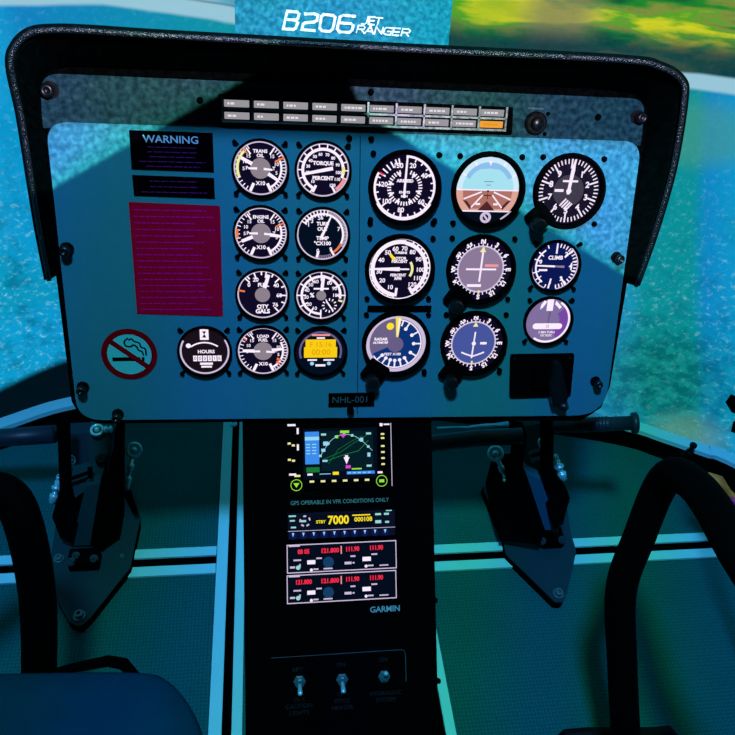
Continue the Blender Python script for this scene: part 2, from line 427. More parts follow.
# aluminium slot rails on the floor
def slot_rail(name, label, x0, x1, y0, y1, along, width_side):
    t = thing(name, label, 'floor rail', Vector(((x0+x1)/2, (y0+y1)/2, 0)), 'slotted aluminium floor rails')
    if along == 'y':
        w = x1-x0; parts = [(x0, x0+w*.39, y0, y1), (x1-w*.32, x1, y0, y1)]; core = (x0+w*.39, x1-w*.32, y0, y1)
    else:
        w = y1-y0; parts = [(x0, x1, y0, y0+w*.345), (x0, x1, y1-w*.335, y1)]; core = (x0, x1, y0+w*.345, y1-w*.335)
    W('rail_land', join(*[box(*p, 0, .006, .0008) for p in parts]), M['alu'], t)
    W('slot', box(*core, 0, .001), M['black'], t)
    return t
slot_rail('floor_rail', 'slotted aluminium rail crossing the floor left of the console', -1.6, -.101, .802, .862, 'x', 0)
slot_rail('floor_rail', 'slotted aluminium rail crossing the floor right of the console', .31, 1.9, .782, .842, 'x', 0)
r1 = slot_rail('floor_rail', 'slotted aluminium rail running lengthwise along the left side of the console', -.1, -.046, -.6, 1.262, 'y', 0)
r2 = slot_rail('floor_rail', 'slotted aluminium rail running lengthwise along the right side of the console', .25, .304, -.6, 1.16, 'y', 0)
def bolt(mw, r, h, parent, name='bolt', m=None, m2=None):
    m = m or M['dsteel']
    vf = xf(lathe([(r*1.35, 0), (r*1.35, h*.25), (r, h*.3), (r, h*.9), (r*.85, h), (r*.45, h), (r*.4, h*.55), (0.0001, h*.55)], 12), mw)
    return W(name, vf, m or M['steel'], parent, False)
for q in ((440, 681), (437, 600)):
    bolt(Matrix.Translation(onz(q[0]-2, q[1], .006)), .004, .003, r2, 'screw', M['black'])
bolt(Matrix.Translation(onz(233, 424, .006)), .007, .004, r1, 'screw', M['steel'])
clp = tag(set_mesh('rail_clamp', xf(join(lathe([(.009, 0), (.009, .012), (.005, .014), (.005, .03), (.008, .03), (.008, .036), (.0001, .036)], 16), box(-.02, .006, -.006, .006, 0, .006)), Matrix.Translation(onz(688, 455, .034))), M['blackm']), 'small dark clamp screw on the curved aluminium rail at the screen foot', 'clamp')
recenter(clp)

# ================================================================ INSTRUMENT PANEL
pan = thing('instrument_panel', 'blue-grey instrument face panel with dark upper strip under the black hood', 'instrument panel', PAN.m)
back = [(34, 98), (37, 80), (48, 70), (68, 67), (240, 73), (420, 82), (600, 89), (638, 94), (654, 108), (654, 130), (646, 172), (627, 292), (611, 388), (602, 409), (582, 422), (440, 422), (250, 423), (98, 425), (81, 419), (71, 403), (57, 290), (44, 190)]
set_mesh('backing_plate', prism2(pp(back), -.022, -.004), M['black'], pan)
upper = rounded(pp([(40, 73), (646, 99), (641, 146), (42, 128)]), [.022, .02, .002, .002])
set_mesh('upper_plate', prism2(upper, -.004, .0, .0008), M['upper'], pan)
face = rounded(pp([(46, 121.5), (641, 141.5), (604, 415), (78, 420)]), [.026, .026, .05, .035], 10)
set_mesh('face_plate', prism2(face, -.004, .003, .001), M['blue'], pan)
Z0 = .003                                     # front of face plate
# seam line in the face plate
a = PAN.uv(360, 136); b_ = PAN.uv(357, 413)
set_mesh('seam', line2([a, b_], .0009, Z0+.0004), M['black'], pan)
def scr_at(px, py, r=.0034, h=.004, par=None, m=None):
    u, v = PAN.uv(px, py, Z0)
    return set_mesh('screw', xf(lathe([(r*1.15, 0), (r*1.15, h*.4), (r, h*.8), (r*.8, h), (.0001, h*.9)], 14), Matrix.Translation((u, v, Z0))), m or M['black'], par or pan, True)
for q in ((349, 138), (371, 139), (200, 100), (371, 92), (522, 157), (543, 157), (604, 159), (594, 224), (439, 155), (460, 156), (453, 223), (433, 223), (370, 223), (598, 117), (499, 372), (424, 373)):
    scr_at(*q)

# thumb screws holding the panel
def thumb(px, py, r, label, ring=False):
    t = thing('thumb_screw', label, 'screw', PAN.at(px, py, Z0 if py > 125 else .0))
    set_mesh('washer', lathe([(r*1.2, 0), (r*1.2, .0015), (r*.7, .0016)], 20, True), M['blackm'], t)
    set_mesh('head', lathe([(r*.75, .0015), (r*.8, .009), (r*.92, .0095), (r*.95, .015), (r*.75, .0175), (r*.35, .0178), (r*.3, .014), (.0001, .014)], 20), M['knob'], t, True)
thumb(50, 90, .0085, 'round dark thumb screw in the top left corner of the panel')
thumb(637, 117, .0075, 'round dark thumb screw in the top right corner of the panel')
thumb(616, 257, .0065, 'round dark thumb screw on the right panel edge beside the hood foot')
thumb(67, 249, .0075, 'black thumb screw on the left panel edge beside the hood foot')
thumb(83, 387, .007, 'black thumb screw near the lower left corner of the panel, left of the other')
thumb(118, 414, .0068, 'black thumb screw on the bottom edge of the panel below the no smoking sign')
thumb(595, 381, .0065, 'black thumb screw near the lower right corner of the panel')

# ---------------------------------------------------------------- hood
IN = [(60, 276), (56, 240), (50, 190), (44, 140), (39, 100), (41, 84), (51, 74), (68, 71), (100, 71.5), (150, 73), (240, 77), (420, 86), (600, 93), (636, 98), (649, 110), (650, 126), (643, 170), (632, 230), (622, 284)]
OUT = [(49, 280), (39, 228), (30, 172), (21, 115), (11, 66), (16, 46), (31, 33), (55, 30), (90, 31), (150, 35), (240, 40), (420, 50), (620, 60), (660, 67), (681, 80), (684, 100), (673, 168), (655, 232), (636, 286)]
HH = [.03, .05, .07, .09, .11, .115, .12, .12, .122, .124, .125, .125, .125, .125, .12, .115, .09, .06, .03]
def hood():
    t = thing('glare_shield', 'black hood with a stitched leather edge wrapping the top and sides of the instrument panel', 'hood', PAN.m)
    A = [Vector((*PAN.uv(x, y, 0), -.024)) for x, y in IN]; B = [Vector((*PAN.uv(x, y, h), h)) for (x, y), h in zip(OUT, HH)]
    A = smooth_path(A, 5); B = smooth_path(B, 5); N = len(A); K = 6; V = []; Fc = []
    for a, b in zip(A, B):
        for k in range(K+1):
            s = k/K; V.append(a.lerp(b, s))
    off = len(V); cen = Vector((0, 0, 0))
    for i in range(N):
        for k in range(K+1):
            v = V[i*(K+1)+k]; tdir = (A[min(i+1, N-1)]-A[max(i-1, 0)]).normalized(); o = Vector((-tdir.y, tdir.x, 0)).normalized()
            V.append(v+o*.006)
    for i in range(N-1):
        for k in range(K):
            q = i*(K+1)+k; Fc.append((q, q+1, q+K+2, q+K+1)); r = q+off; Fc.append((r, r+K+1, r+K+2, r+1))
    for i in range(N-1):
        q = i*(K+1)+K; Fc.append((q, q+off, q+off+K+1, q+K+1)); q = i*(K+1); Fc.append((q, q+K+1, q+off+K+1, q+off))
    for i in (0, N-1):
        for k in range(K): q = i*(K+1)+k; Fc.append((q, q+1, q+1+off, q+off))
    set_mesh('shell', (V, Fc), M['hood'], t, True)
    set_mesh('edge_trim', tube([b+Vector((0, 0, .0)) for b in B], .0030, 12), M['leather'], t, True)
hood()

# ---------------------------------------------------------------- annunciator
def annunciator():
    t = thing('annunciator_panel', 'two long rows of small grey caution lights with one amber light at the right end', 'warning light panel', PAN.at(365, 112, 0))
    inv = t.matrix_world.inverted()
    def L(px, py, h=0): q = inv @ PAN.hit(px, py, h); return (q.x, q.y)
    c = [L(219, 94), L(511, 107), L(510, 133.5), L(219, 123.5)]
    set_mesh('housing', prism2(c, 0, .010, .001), M['black'], t)
    x0, yt = L(222, 96.5, .012); x1, _ = L(507, 109, .012); _, yb = L(222, 121, .012)
    H = (yt-yb); W_ = (x1-x0); y0 = yb; cw = W_/10; rh = H/2
    bars = []
    for i in range(11): bars.append(box(x0+i*cw-.0012, x0+i*cw+.0012, y0, yt, .010, .0135))
    for j in (0, 1): bars.append(box(x0-.0012, x1+.0012, y0+j*rh-.0012, y0+j*rh+.0012, .010, .0135))
    set_mesh('lens_frame', join(*bars), E['pewter'], t)
    for j in range(2):
        for i in range(10):
            a, b = x0+i*cw+.0022, x0+(i+1)*cw-.0034; c0, d0 = y0+j*rh+.0026, y0+(j+1)*rh-.0034
            lit = (i == 9 and j == 0)
            ln = set_mesh('caution_light', box(a, b, c0, d0, .010, .0128, .0006), E['orangelens'] if lit else E['lens'], t)
            if lit: ln['label'] = 'lit amber caution light'
            marks = []; xx = a+.004; rr = random.Random(i*7+j)
            n = rr.choice((3, 4, 5)) if i > 1 else 2
            for k in range(n):
                w = rr.uniform(.002, .005)
                if xx+w > b-.003: break
                marks.append(quad(xx, xx+w, (c0+d0)/2-.0012, (c0+d0)/2+.0012, .0130)); xx += w+.0012
            set_mesh('legend', join(*marks), E['amberd'] if lit else E['lensh'], ln, 'flat2d')
E['orangelens'] = emat('glow_orange_lens', S(240, 160, 60))
annunciator()
tb = thing('test_button', 'round black push button right of the caution lights', 'button', PAN.at(535, 123, 0))
set_mesh('collar', lathe([(.0145, 0), (.0145, .005), (.0125, .007), (.0085, .007), (.008, .004), (.0001, .004)], 28), M['blackm'], tb, False)
set_mesh('cap', lathe([(.0075, .004), (.0075, .013), (.006, .015), (.0001, .0155)], 24), M['knob'], tb, True)
for dx, dy in ((.0155, .012), (.0145, -.013)): set_mesh('screw', xf(lathe([(.0024, 0), (.0024, .003), (.0001, .0035)], 12), Matrix.Translation((dx, dy, 0))), M['black'], tb)
set_mesh('legend', join(quad(-.012, -.003, .0165, .019, .0006), quad(-.002, .009, .0165, .019, .0006)), M['dimtext'], tb, 'flat2d')

# ---------------------------------------------------------------- placards
def word_lines(rng, x0, x1, ys, h, z, centre=False):
    out = []
    for y in ys:
        L = (x1-x0)*rng.uniform(.7, 1.0) if not centre else (x1-x0)*rng.uniform(.55, 1.0)
        xs_ = x0 if not centre else (x0+x1)/2-L/2
        xe = xs_+L; x = xs_
        while x < xe:
            w = rng.uniform(.003, .012); out.append(quad(x, min(x+w, xe), y-h/2, y+h/2, z)); x += w+.0016
    return join(*out)
def placard(px4, name, label, m, title=None, lines=5, tm=None, seed=1, centre=True, hl=.0011):
    cx = sum(p[0] for p in px4)/4; cy = sum(p[1] for p in px4)/4
    t = thing(name, label, 'placard', PAN.at(cx, cy, Z0)); inv = t.matrix_world.inverted()
    q = [inv @ PAN.hit(x, y, Z0+.001) for x, y in px4]
    set_mesh('plate', prism2([(v.x, v.y) for v in q], 0, .0012, .0003), m, t)
    x0 = max(q[0].x, q[3].x)+.005; x1 = min(q[1].x, q[2].x)-.005; top = min(q[0].y, q[1].y); bot = max(q[2].y, q[3].y)
    rng = random.Random(seed)
    if title:
        set_mesh('title', text2d(title, .0125, 0, top-.0095, .0016, bold=.012, sx=1.1), M['wtext'], t, 'flat2d'); top -= .014
    ys = [top-(top-bot)*(i+.8)/(lines+.6) for i in range(lines)]
    set_mesh('small_print', word_lines(rng, x0, x1, ys, hl, .0016, centre), tm, t, 'flat2d')
placard([(129, 130), (212.5, 133), (214, 172.5), (131.5, 169.5)], 'warning_placard', 'black placard headed WARNING in the upper left of the panel', M['placard'], 'WARNING', 5, M['ptext'], 3)
placard([(132, 175), (214, 178), (215, 199), (134, 196)], 'notice_placard', 'small black placard with three faint lines between the WARNING placard and the red one', M['placard'], None, 3, M['ptext'], 4)
placard([(128.5, 202), (220, 206), (223, 316.5), (137, 314)], 'limitations_placard', 'tall dark red placard full of small print left of the gauges', M['red'], None, 17, M['redtext'], 5, False, .0016)

# no smoking sign
ns = thing('no_smoking_sign', 'round no smoking sign with red ring on the lower left of the panel', 'sign', PAN.at(129.5, 354, Z0))
k = PAN.px(129, 354); r = 27*k
set_mesh('disc', lathe([(r*.97, 0), (r*.97, .0008), (.0001, .0008)], 48), M['sdisc'], ns)
set_mesh('cigarette', join(quad(-.62*r, .22*r, -.27*r, -.12*r, .0011), quad(.28*r, .38*r, -.27*r, -.12*r, .0011), quad(.43*r, .53*r, -.27*r, -.12*r, .0011)), M['black'], ns, 'flat2d')
sm = [(-.02, .62), (-.14, .5), (-.1, .34), (.06, .3), (.16, .36), (.28, .3), (.34, .16), (.46, .1), (.5, -.04)]
sm2 = [(.02, .56), (.12, .6), (.22, .5), (.38, .44), (.44, .28), (.58, .2), (.6, -.04)]
def sp2(pts): return [(p.x, p.y) for p in smooth_path([Vector((x*r, y*r, 0)) for x, y in pts], 5)]
set_mesh('smoke', join(line2(sp2(sm), .045*r*1.3, .0011), line2(sp2(sm2), .045*r*1.3, .0011)), M['black'], ns, 'flat2d')
set_mesh('ring', join(arc(.79*r, r, 0, 360, .0014, n=60), bar(129, -.85*r, .85*r, .19*r, .0014)), M['sred'], ns, 'flat2d')

# registration plate
rp = thing('registration_plate', 'small black plate reading NHL-001 at the bottom centre of the panel', 'sign', PAN.at(351.5, 399.5, Z0)); k = PAN.px(351, 399)
set_mesh('plate', box(-23*k, 23*k, -7.4*k, 7.4*k, 0, .002, .0004), M['black'], rp)
set_mesh('lettering', text2d('NHL-001', 9.8*k, -1.2*k, .0005, .0026, sx=1.0), M['dimtext'], rp, 'flat2d')
set_mesh('screw', xf(lathe([(.005, 0), (.0055, .006), (.0045, .009), (.0001, .01)], 16), Matrix.Translation((-1*k, -11*k, 0))), M['black'], rp, True)
# blank slot bar
sb = tag(set_mesh('blank_strip', box(-31*k, 31*k, -3*k, 3*k, 0, .002, .0004), M['black']), 'thin black blank strip under the middle left big gauge', 'strip'); sb.matrix_world = PAN.at(399.5, 308.5, Z0)
# lever plate
def lever():
    t = thing('lever_quadrant', 'square black plate with a dark lever hanging from its right side', 'lever', PAN.at(541, 376, Z0)); inv = t.matrix_world.inverted()
    def L(px, py, h=0): q = inv @ PAN.hit(px, py, h+Z0); return (q.x, q.y)
    set_mesh('plate', prism2(rounded([L(510, 354), L(574, 353), L(570, 396), L(509, 398)], .004), 0, .003, .0006), M['black'], t)
    set_mesh('lever_arm', xf(prism2(rounded([L(555, 364, .02), L(561, 363, .02), L(568, 398, .02), L(566, 408, .02), L(553, 406, .02), L(549, 385, .02)], .002), .006, .022, .002), Matrix.Identity(4)), M['knob'], t)
    x, y = L(566, 409, .03)
    set_mesh('lever_knob', xf(lathe([(.0001, -.010), (.006, -.008), (.008, 0), (.006, .008), (.0001, .010)], 18), Matrix.Translation((x, y, .018))), M['knob'], t, True)
    x, y = L(545, 375, .012)
    set_mesh('pivot_block', box(x-.016, x+.014, y-.02, y+.012, .003, .016, .002), M['black'], t)
    for q in ((514, 358), (569, 357)):
        x, y = L(*q); set_mesh('screw', xf(lathe([(.0022, .003), (.0022, .0045), (.0001, .005)], 12), Matrix.Translation((x, y, 0))), M['knob'], t)
lever()

# ---------------------------------------------------------------- gauges
def numerals(items, r, size, bold=.02):
    return [text2d(s, size, r*math.sin(math.radians(a)), r*math.cos(math.radians(a)), 0, bold=bold) for a, s in items]
def ticks(a0, a1, n, r0, r1, w): return [bar(a0+(a1-a0)*i/n, r0, r1, w) for i in range(n+1)]
def gauge(name, label, px, py, rpx, big, layers, needles=(), hub=None, knob=None, face='face'):
    k = PAN.px(px, py, .004); Rb = rpx*k/.965
    t = thing(name, label, 'gauge', PAN.at(px, py, Z0), None)
    Rd = Rb*(.90 if big else .93)
    hz = .012 if big else .008
    # bezel: lathe with a well
    set_mesh('bezel', lathe([(Rb, 0), (Rb, hz*.55), (Rb*.985, hz*.9), (Rb*.965, hz), (Rd*1.01, hz*.96), (Rd*.985, hz*.6), (Rd*.985, .0005)], 64, False), M['black'], t, False)
    s = Rd
    set_mesh('dial_face', scale(disc(.99, z=0, n=64), s) if True else None, E[face], t, 'flat2d').location.z = .0012
    z = .0015
    cnt = 0
    for (pn, col, vfs) in layers:
        o = set_mesh(pn, scale(join(*vfs), s), E[col], t, 'flat2d'); o.location.z = z; z += .0002
    for (ang, r0, r1, w0, w1, col) in needles:
        o = set_mesh('needle', scale(bar(ang, r0, r1, w0, w1=w1), s), E[col], t, 'flat2d'); o.location.z = z; z += .0002
    if hub: o = set_mesh('hub', scale(disc(hub[0]), s), E[hub[1]], t, 'flat2d'); o.location.z = z+.0002
    c = Rb*(.90 if big else .865)
    if not big:      # mounting lugs at the corners
        for sx in (-1, 1):
            for sy in (-1, 1):
                w = Rb*.13
                set_mesh('mounting_lug', join(xf(box(-w*1.1, w*.5, -w*.42, w*.42, 0, .002), Matrix.Translation((sx*c, sy*c, 0)) @ Matrix.Rotation(math.atan2(sy, sx), 4, 'Z')),
                    xf(lathe([(.0029, .002), (.0029, .0045), (.0001, .005)], 12), Matrix.Translation((sx*c, sy*c, 0)))), M['black'], t)
    elif name != 'attitude_indicator' and name != 'altimeter':
        for sx in (-1, 1):
            for sy in (-1, 1):
                if knob and sy < 0 and sx < 0: continue
                set_mesh('screw', xf(lathe([(.0036, 0), (.0036, .003), (.0001, .0038)], 14), Matrix.Translation((sx*c, sy*c*.98, 0))), M['black'], t)
    if knob:
        dx, dy = knob
        n = Vector((dx, dy, 0)); a = math.atan2(dy, dx); L = n.length*Rb
        set_mesh('knob_mount', xf(box(Rb*.72, L+.006, -.016, .016, 0, .010, .003), Matrix.Rotation(a, 4, 'Z')), M['black'], t)
        prof = [(.0075, .010), (.0085, .014), (.0092, .0145), (.0092, .026), (.0075, .030), (.0001, .031)]
        V, Fc = lathe(prof, 24)
        V = [Vector((v.x*(1+.05*(i % 2)), v.y*(1+.05*(i % 2)), v.z)) for i, v in enumerate(V)]
        set_mesh('knob', xf((V, Fc), Matrix.Translation((dx*Rb, dy*Rb, 0))), M['knob'], t, False)
    return t
ring = lambda a=.93, b=1.0, a0=0, a1=360: arc(a, b, a0, a1)
T = text2d
# ---- small engine gauges
def dual(name, label, px, py, r, top, la, ra, extras):
    L = [('scale_ring', 'lav', [ring(.93, .985)]),
         ('scale', 'white', ticks(205, 330, 12, .80, .94, .035)+ticks(35, 155, 16, .80, .94, .035)+[arc(.74, .82, 62, 155), bar(205, .6, .92, .11), bar(155, .6, .92, .11), bar(325, .62, .9, .06), bar(35, .62, .9, .06)]),
         ('lettering', 'white', [T(top[0], .17, 0, .62, bold=.04), T(top[1], .17, 0, .46, bold=.04), T('X10', .2, 0, -.55, bold=.035)]
            + numerals([(315, '15'), (292, '10'), (268, '5'), (45, '15'), (75, '10'), (105, '5')], .62, .18)
            + [T('P', .18, -.5, -.0, bold=.03), T('T', .18, .5, 0, bold=.03)]),
         ('hub_cover', 'grey', [disc(.38)])] + extras
    return gauge(name, label, px, py, r, False, L, [(la, .34, .8, .14, .12, 'white'), (ra, .34, .8, .14, .1, 'white'), (270, .12, .45, .09, .07, 'white'), (95, .12, .45, .09, .07, 'white')])
dual('oil_gauge', 'small dual transmission oil gauge, topmost in the left column of gauges', 260.4, 168.2, 27.7, ('TRANS', 'OIL'), 298, 123,
     [('yellow_arc', 'pyel', [arc(.8, .9, 248, 318)]), ('red_mark', 'orange', [bar(65, .6, 1.0, .07), bar(318, .7, .98, .05)])])
dual('oil_gauge', 'small dual engine oil gauge, second down in the left column of gauges', 261, 233, 27, ('ENGINE', 'OIL'), 247, 98,
     [('red_mark', 'orange', [bar(65, .6, 1.0, .06), arc(.86, .96, 258, 280)])])
gauge('torque_gauge', 'small gauge reading TORQUE PERCENT at the top of the second gauge column', 323, 170, 27.5, False,
      [('scale_ring', 'lav', [ring(.93, .985)]),
       ('scale', 'white', [arc(.71, .82, 205, 470)]+ticks(210, 470, 13, .72, .96, .05)+[bar(205, .62, .9, .1), bar(150, .66, .95, .08)]),
       ('lettering', 'white', [T('TORQUE', .19, .0, .25, bold=.05), T('PERCENT', .19, .0, -.3, bold=.05)]+numerals([(222, '10'), (260, '20'), (283, '30'), (305, '40'), (327, '50'), (349, '60'), (375, '70'), (400, '80'), (430, '90')], .58, .15, .04)+[T('100', .16, .58, -.08, bold=.04), T('110', .16, .54, -.33, bold=.04), T('120', .16, .36, -.56, bold=.04)]),
       ('yellow_arc', 'pyel', [arc(.71, .83, 80, 100)]), ('red_mark', 'pink', [arc(.8, .92, 110, 145)])],
      [(258, -.38, .78, .14, .1, 'white')])
gauge('turbine_gauge', 'small gauge reading TURB OUT TEMP, second down in the second gauge column', 322.4, 234.5, 26.8, False,
      [('scale_ring', 'lav', [ring(.93, .985)]),
       ('scale', 'white', [arc(.76, .84, 303, 490)]+ticks(303, 372, 8, .72, .97, .05)+ticks(372, 480, 30, .82, .94, .018)),
       ('orange_arc', 'orange', [arc(.76, .85, 115, 152)]),
       ('lettering', 'white', [T('TURB', .19, .0, .42, bold=.04), T('OUT', .19, .0, .22, bold=.04), T('TEMP', .2, 0, -.14, bold=.04), T('\u00b0CX100', .2, 0, -.34, bold=.04)]
        + numerals([(305, '1'), (322, '3'), (348, '5'), (357, '6'), (70, '7'), (195, '0'), (150, '9')], .66, .22)+[bar(193, .66, .92, .1), bar(150, .66, .92, .08)]),
       ('violet_scale', 'mauve', ticks(158, 186, 5, .8, .93, .05))],
      [(24, -.16, .82, .12, .05, 'white')], face='faced')
gauge('fuel_gauge', 'small fuel quantity gauge reading QTY GALS, third down in the left gauge column', 262.5, 294.3, 26, False,
      [('scale_ring', 'lav', [ring(.93, .99)]),
       ('scale', 'white', [bar(a, .7, .95, .06) for a in (315, 340, 10, 45, 92, 138)]+[bar(a, .8, .95, .06) for a in (322, 358, 27, 68, 112)]),
       ('lettering', 'white', [T('FUEL', .2, .04, .4, bold=.05), T('QTY', .22, 0, -.5, bold=.05), T('GALS', .24, 0, -.7, bold=.05)]+numerals([(307, '0'), (337, '20'), (55, '40'), (93, '60'), (130, '76')], .66, .22, .03)),
       ('red_mark', 'orange', [bar(281, .7, 1.0, .07)])],
      [(17, .2, .86, .15, .13, 'white')], hub=(.3, 'grey'), face='face')
gauge('tachometer', 'small percent rpm gauge with a tiny sub dial, third down in the second gauge column', 321, 295, 26, False,
      [('scale_ring', 'lav', [ring(.93, .99)]),
       ('scale', 'white', [arc(.72, .82, 180, 460)]+ticks(180, 450, 9, .6, .98, .06)),
       ('lettering', 'white', numerals([(205, '10'), (232, '20'), (262, '30'), (290, '40'), (316, '50'), (340, '60'), (33, '80'), (62, '90'), (90, '100')], .6, .2)+[T('%', .26, -.36, 0, bold=.03), quad(-.3, .3, .24, .31)]),
       ('sub_dial', 'white', [arc(.2, .3, a-5, a+5, x=.34, y=-.42) for a in range(0, 360, 30)]+[bar(145, -.22, .28, .06, x=.34, y=-.42)]),
       ('yellow_mark', 'pyel', [bar(106, .72, .9, .08)])],
      [(6, .1, .84, .13, .13, 'white')], hub=(.2, 'grey'), face='face')
dual('loadmeter', 'small dual load and fuel gauge in the bottom row beside the hour meter', 263.2, 350.6, 26.2, ('LOAD', 'FUEL'), 272, 83,
     [('red_mark', 'orange', [bar(306, .78, .94, .06), bar(120, .62, .8, .09), bar(130, .68, .84, .09)])])
gauge('hour_meter', 'small black hour meter reading HOURS, leftmost of the bottom row', 204.8, 351.2, 26, False,
      [('rim_arc', 'lav', [arc(.9, .97, 95, 265), arc(.9, .97, 58, 95), arc(.9, .97, 265, 300)]),
       ('hourglass_plate', 'white', [quad(-.16, .18, .5, .98)]),
       ('hourglass', 'face', [poly2([(-.07, .86), (.09, .86), (.01, .74)]), poly2([(-.07, .6), (.09, .6), (.01, .76)])]),
       ('scale', 'white', [arc(.86, .92, -36, 36, y=-.5), disc(.1, -.62, .26)]),
       ('lettering', 'white', [T('HOURS', .2, .06, .02, bold=.035), T('IN 10THS', .12, .1, -.62, bold=.02)]),
       ('counter', 'white', [quad(-.42+i*.19, -.26+i*.19, -.42, -.16) for i in range(6)]+[quad(-.14, .34, -.58, -.48)]),
       ('counter_digits', 'dgrey', [T(c, .2, -.34+i*.19, -.29) for i, c in enumerate('000516')])],
      [], face='dface')if False else None
E['dface'] = emat('glow_face_brown', S(24, 14, 22))
gauge('hour_meter', 'small black hour meter reading HOURS, leftmost of the bottom row', 204.8, 351.2, 26, False,
      [('rim_arc', 'lav', [arc(.9, .97, 58, 300)]),
       ('hourglass_plate', 'white', [quad(-.16, .18, .5, .95)]),
       ('hourglass', 'face', [poly2([(-.07, .86), (.09, .86), (.01, .74)]), poly2([(-.07, .6), (.09, .6), (.01, .76)])]),
       ('scale', 'white', [arc(.86, .92, -36, 36, y=-.5), disc(.1, -.62, .26)]),
       ('lettering', 'white', [T('HOURS', .2, .06, .0, bold=.035)]),
       ('counter', 'white', [quad(-.46+i*.19, -.3+i*.19, -.4, -.16) for i in range(6)]+[quad(-.2, .3, -.56, -.46), quad(-.16, .26, -.68, -.6)]),
       ('counter_digits', 'dgrey', [T(c, .2, -.38+i*.19, -.28) for i, c in enumerate('000516')])],
      [], face='dface')
gauge('digital_clock', 'small round clock with a glowing amber digital screen in the bottom row', 320.5, 351.3, 26, False,
      [('inner_disc', 'mauved', [arc(.78, .86, 250, 470)]),
       ('lcd_screen', 'amber', [quad(-.6, .6, .12, .52), quad(-.66, .66, -.25, .2)]),
       ('lcd_digits', 'amberd', [T('F 15:16', .3, 0, .3), T('00:00', .34, .02, -.03)]),
       ('lettering', 'white', [quad(-.16, .16, .55, .62)]), ('lettering', 'white', [quad(-.52, -.14, -.38, -.31)]), ('lettering', 'white', [quad(.12, .56, -.38, -.31)]), ('lettering', 'white', [quad(-.2, .2, -.62, -.53)]),
       ('top_lettering', 'pink', [quad(-.36, .36, .68, .76)]),
       ('clock_button', 'lblue', [disc(.08, -.34, -.49), disc(.08, .34, -.49)])],
      [], face='faced')
# ---- big flight instruments
gauge('airspeed_indicator', 'large airspeed gauge with a vertical white pointer, top of the third gauge column', 404.5, 187.5, 35.5, True,
      [('scale_ring', 'white', [arc(.88, .95, 0, 298), arc(.95, .985, 120, 240)]),
       ('scale', 'white', ticks(20, 290, 18, .8, .9, .04)+[bar(a, .72, .9, .05) for a in (62, 130, 186, 230, 275)]+[bar(a, .68, .88, .045) for a in (298, 308, 318, 328, 338, 345)]),
       ('lettering', 'white', numerals([(18, '20'), (58, '40'), (128, '60'), (187, '80'), (232, '100'), (277, '120'), (340, '150')], .68, .2, .03)+[T('AIRSPEED', .12, 0, .2, bold=.06), T('KNOTS', .1, 0, -.14, bold=.05), T('MPH', .1, 0, -.26, bold=.05)]),
       ('inner_scale', 'white', [bar(a, .42, .54, .04) for a in range(20, 345, 10)]+[bar(a, .36, .5, .05) for a in (35, 105, 155, 205, 245, 285, 335)]),
       ('red_mark', 'redg', [bar(299, .76, .9, .05)])],
      [(2, -.3, .9, .07, .06, 'white')])
gauge('dual_tachometer', 'large rotor rpm gauge with a thick pointer to the left, middle of the third column', 399.5, 268.7, 34, True,
      [('scale_ring', 'white', [arc(.80, .93, 190, 370), arc(.78, .9, 10, 148), arc(.95, .985, 0, 360)]),
       ('scale', 'white', ticks(25, 150, 12, .78, .98, .06)+ticks(190, 280, 8, .82, .97, .05)+[bar(186, .62, .9, .08), bar(150, .68, .92, .1)]),
       ('lettering', 'white', numerals([(205, '10'), (235, '20'), (262, '30'), (295, '40'), (322, '50'), (345, '60'), (370, '70'), (395, '80'), (62, '90'), (92, '100'), (117, '110'), (140, '120')], .66, .19, .03)+[T('TURBINE', .1, 0, .52, bold=.05), T('ROTOR', .12, -.02, .34, bold=.05), T('PERCENT', .12, -.02, .24, bold=.05), T('PERCENT', .12, -.04, -.2, bold=.05), T('RPM', .12, -.04, -.31, bold=.05)]),
       ('green_arc', 'pyel', [arc(.36, .44, 55, 125, x=.0)]),
       ('yellow_mark', 'yellow', [bar(322, .36, .6, .09, x=.04)])],
      [(270, 0, .82, .13, .06, 'white'), (90, 0, .3, .05, .05, 'white')], face='face')
gauge('radar_altimeter', 'large mauve gauge with yellow flag reading RADAR ALTIMETER at the bottom of the third column', 395.8, 343.3, 33.2, True,
      [('scale_ring', 'lav', [ring(.88, .975)]),
       ('upper_ring', 'white', [arc(.92, .99, 100, 260)]),
       ('blue_sector', 'faceb2', [arc(.0, .86, 2, 130, n=24), arc(.0, .86, 130, 246, n=20)]),
       ('scale', 'white', [bar(a, .6, .84, .05) for a in (14, 30, 60, 90, 122, 148, 165, 181, 196, 212, 228)]+[disc(.06, .58*math.sin(math.radians(a)), .58*math.cos(math.radians(a)), n=12) for a in (30, 60, 90, 122, 148, 165, 181, 196, 212, 228)]),
       ('lettering', 'white', [T('RADAR', .18, -.58, .2, bold=.03), T('ALTIMETER', .17, -.55, .06, bold=.03), T('FEET X100', .13, -.1, -.33, bold=.03)]),
       ('yellow_flag', 'yellow', [disc(.12, -.22, .56, n=20), poly2([(-.06, .9), (.12, .9), (.04, .2), (-.03, .25)])]),
       ('hub_cover', 'mauved', [disc(.26, -.02, -.02)])],
      [(4, .25, .88, .03, .09, 'white')], face='mauved2', knob=(-.86, -.98)) if False else None
E['faceb2'] = emat('glow_sector_blue', S(10, 50, 118)); E['mauved2'] = emat('glow_face_mauve', S(108, 96, 134))
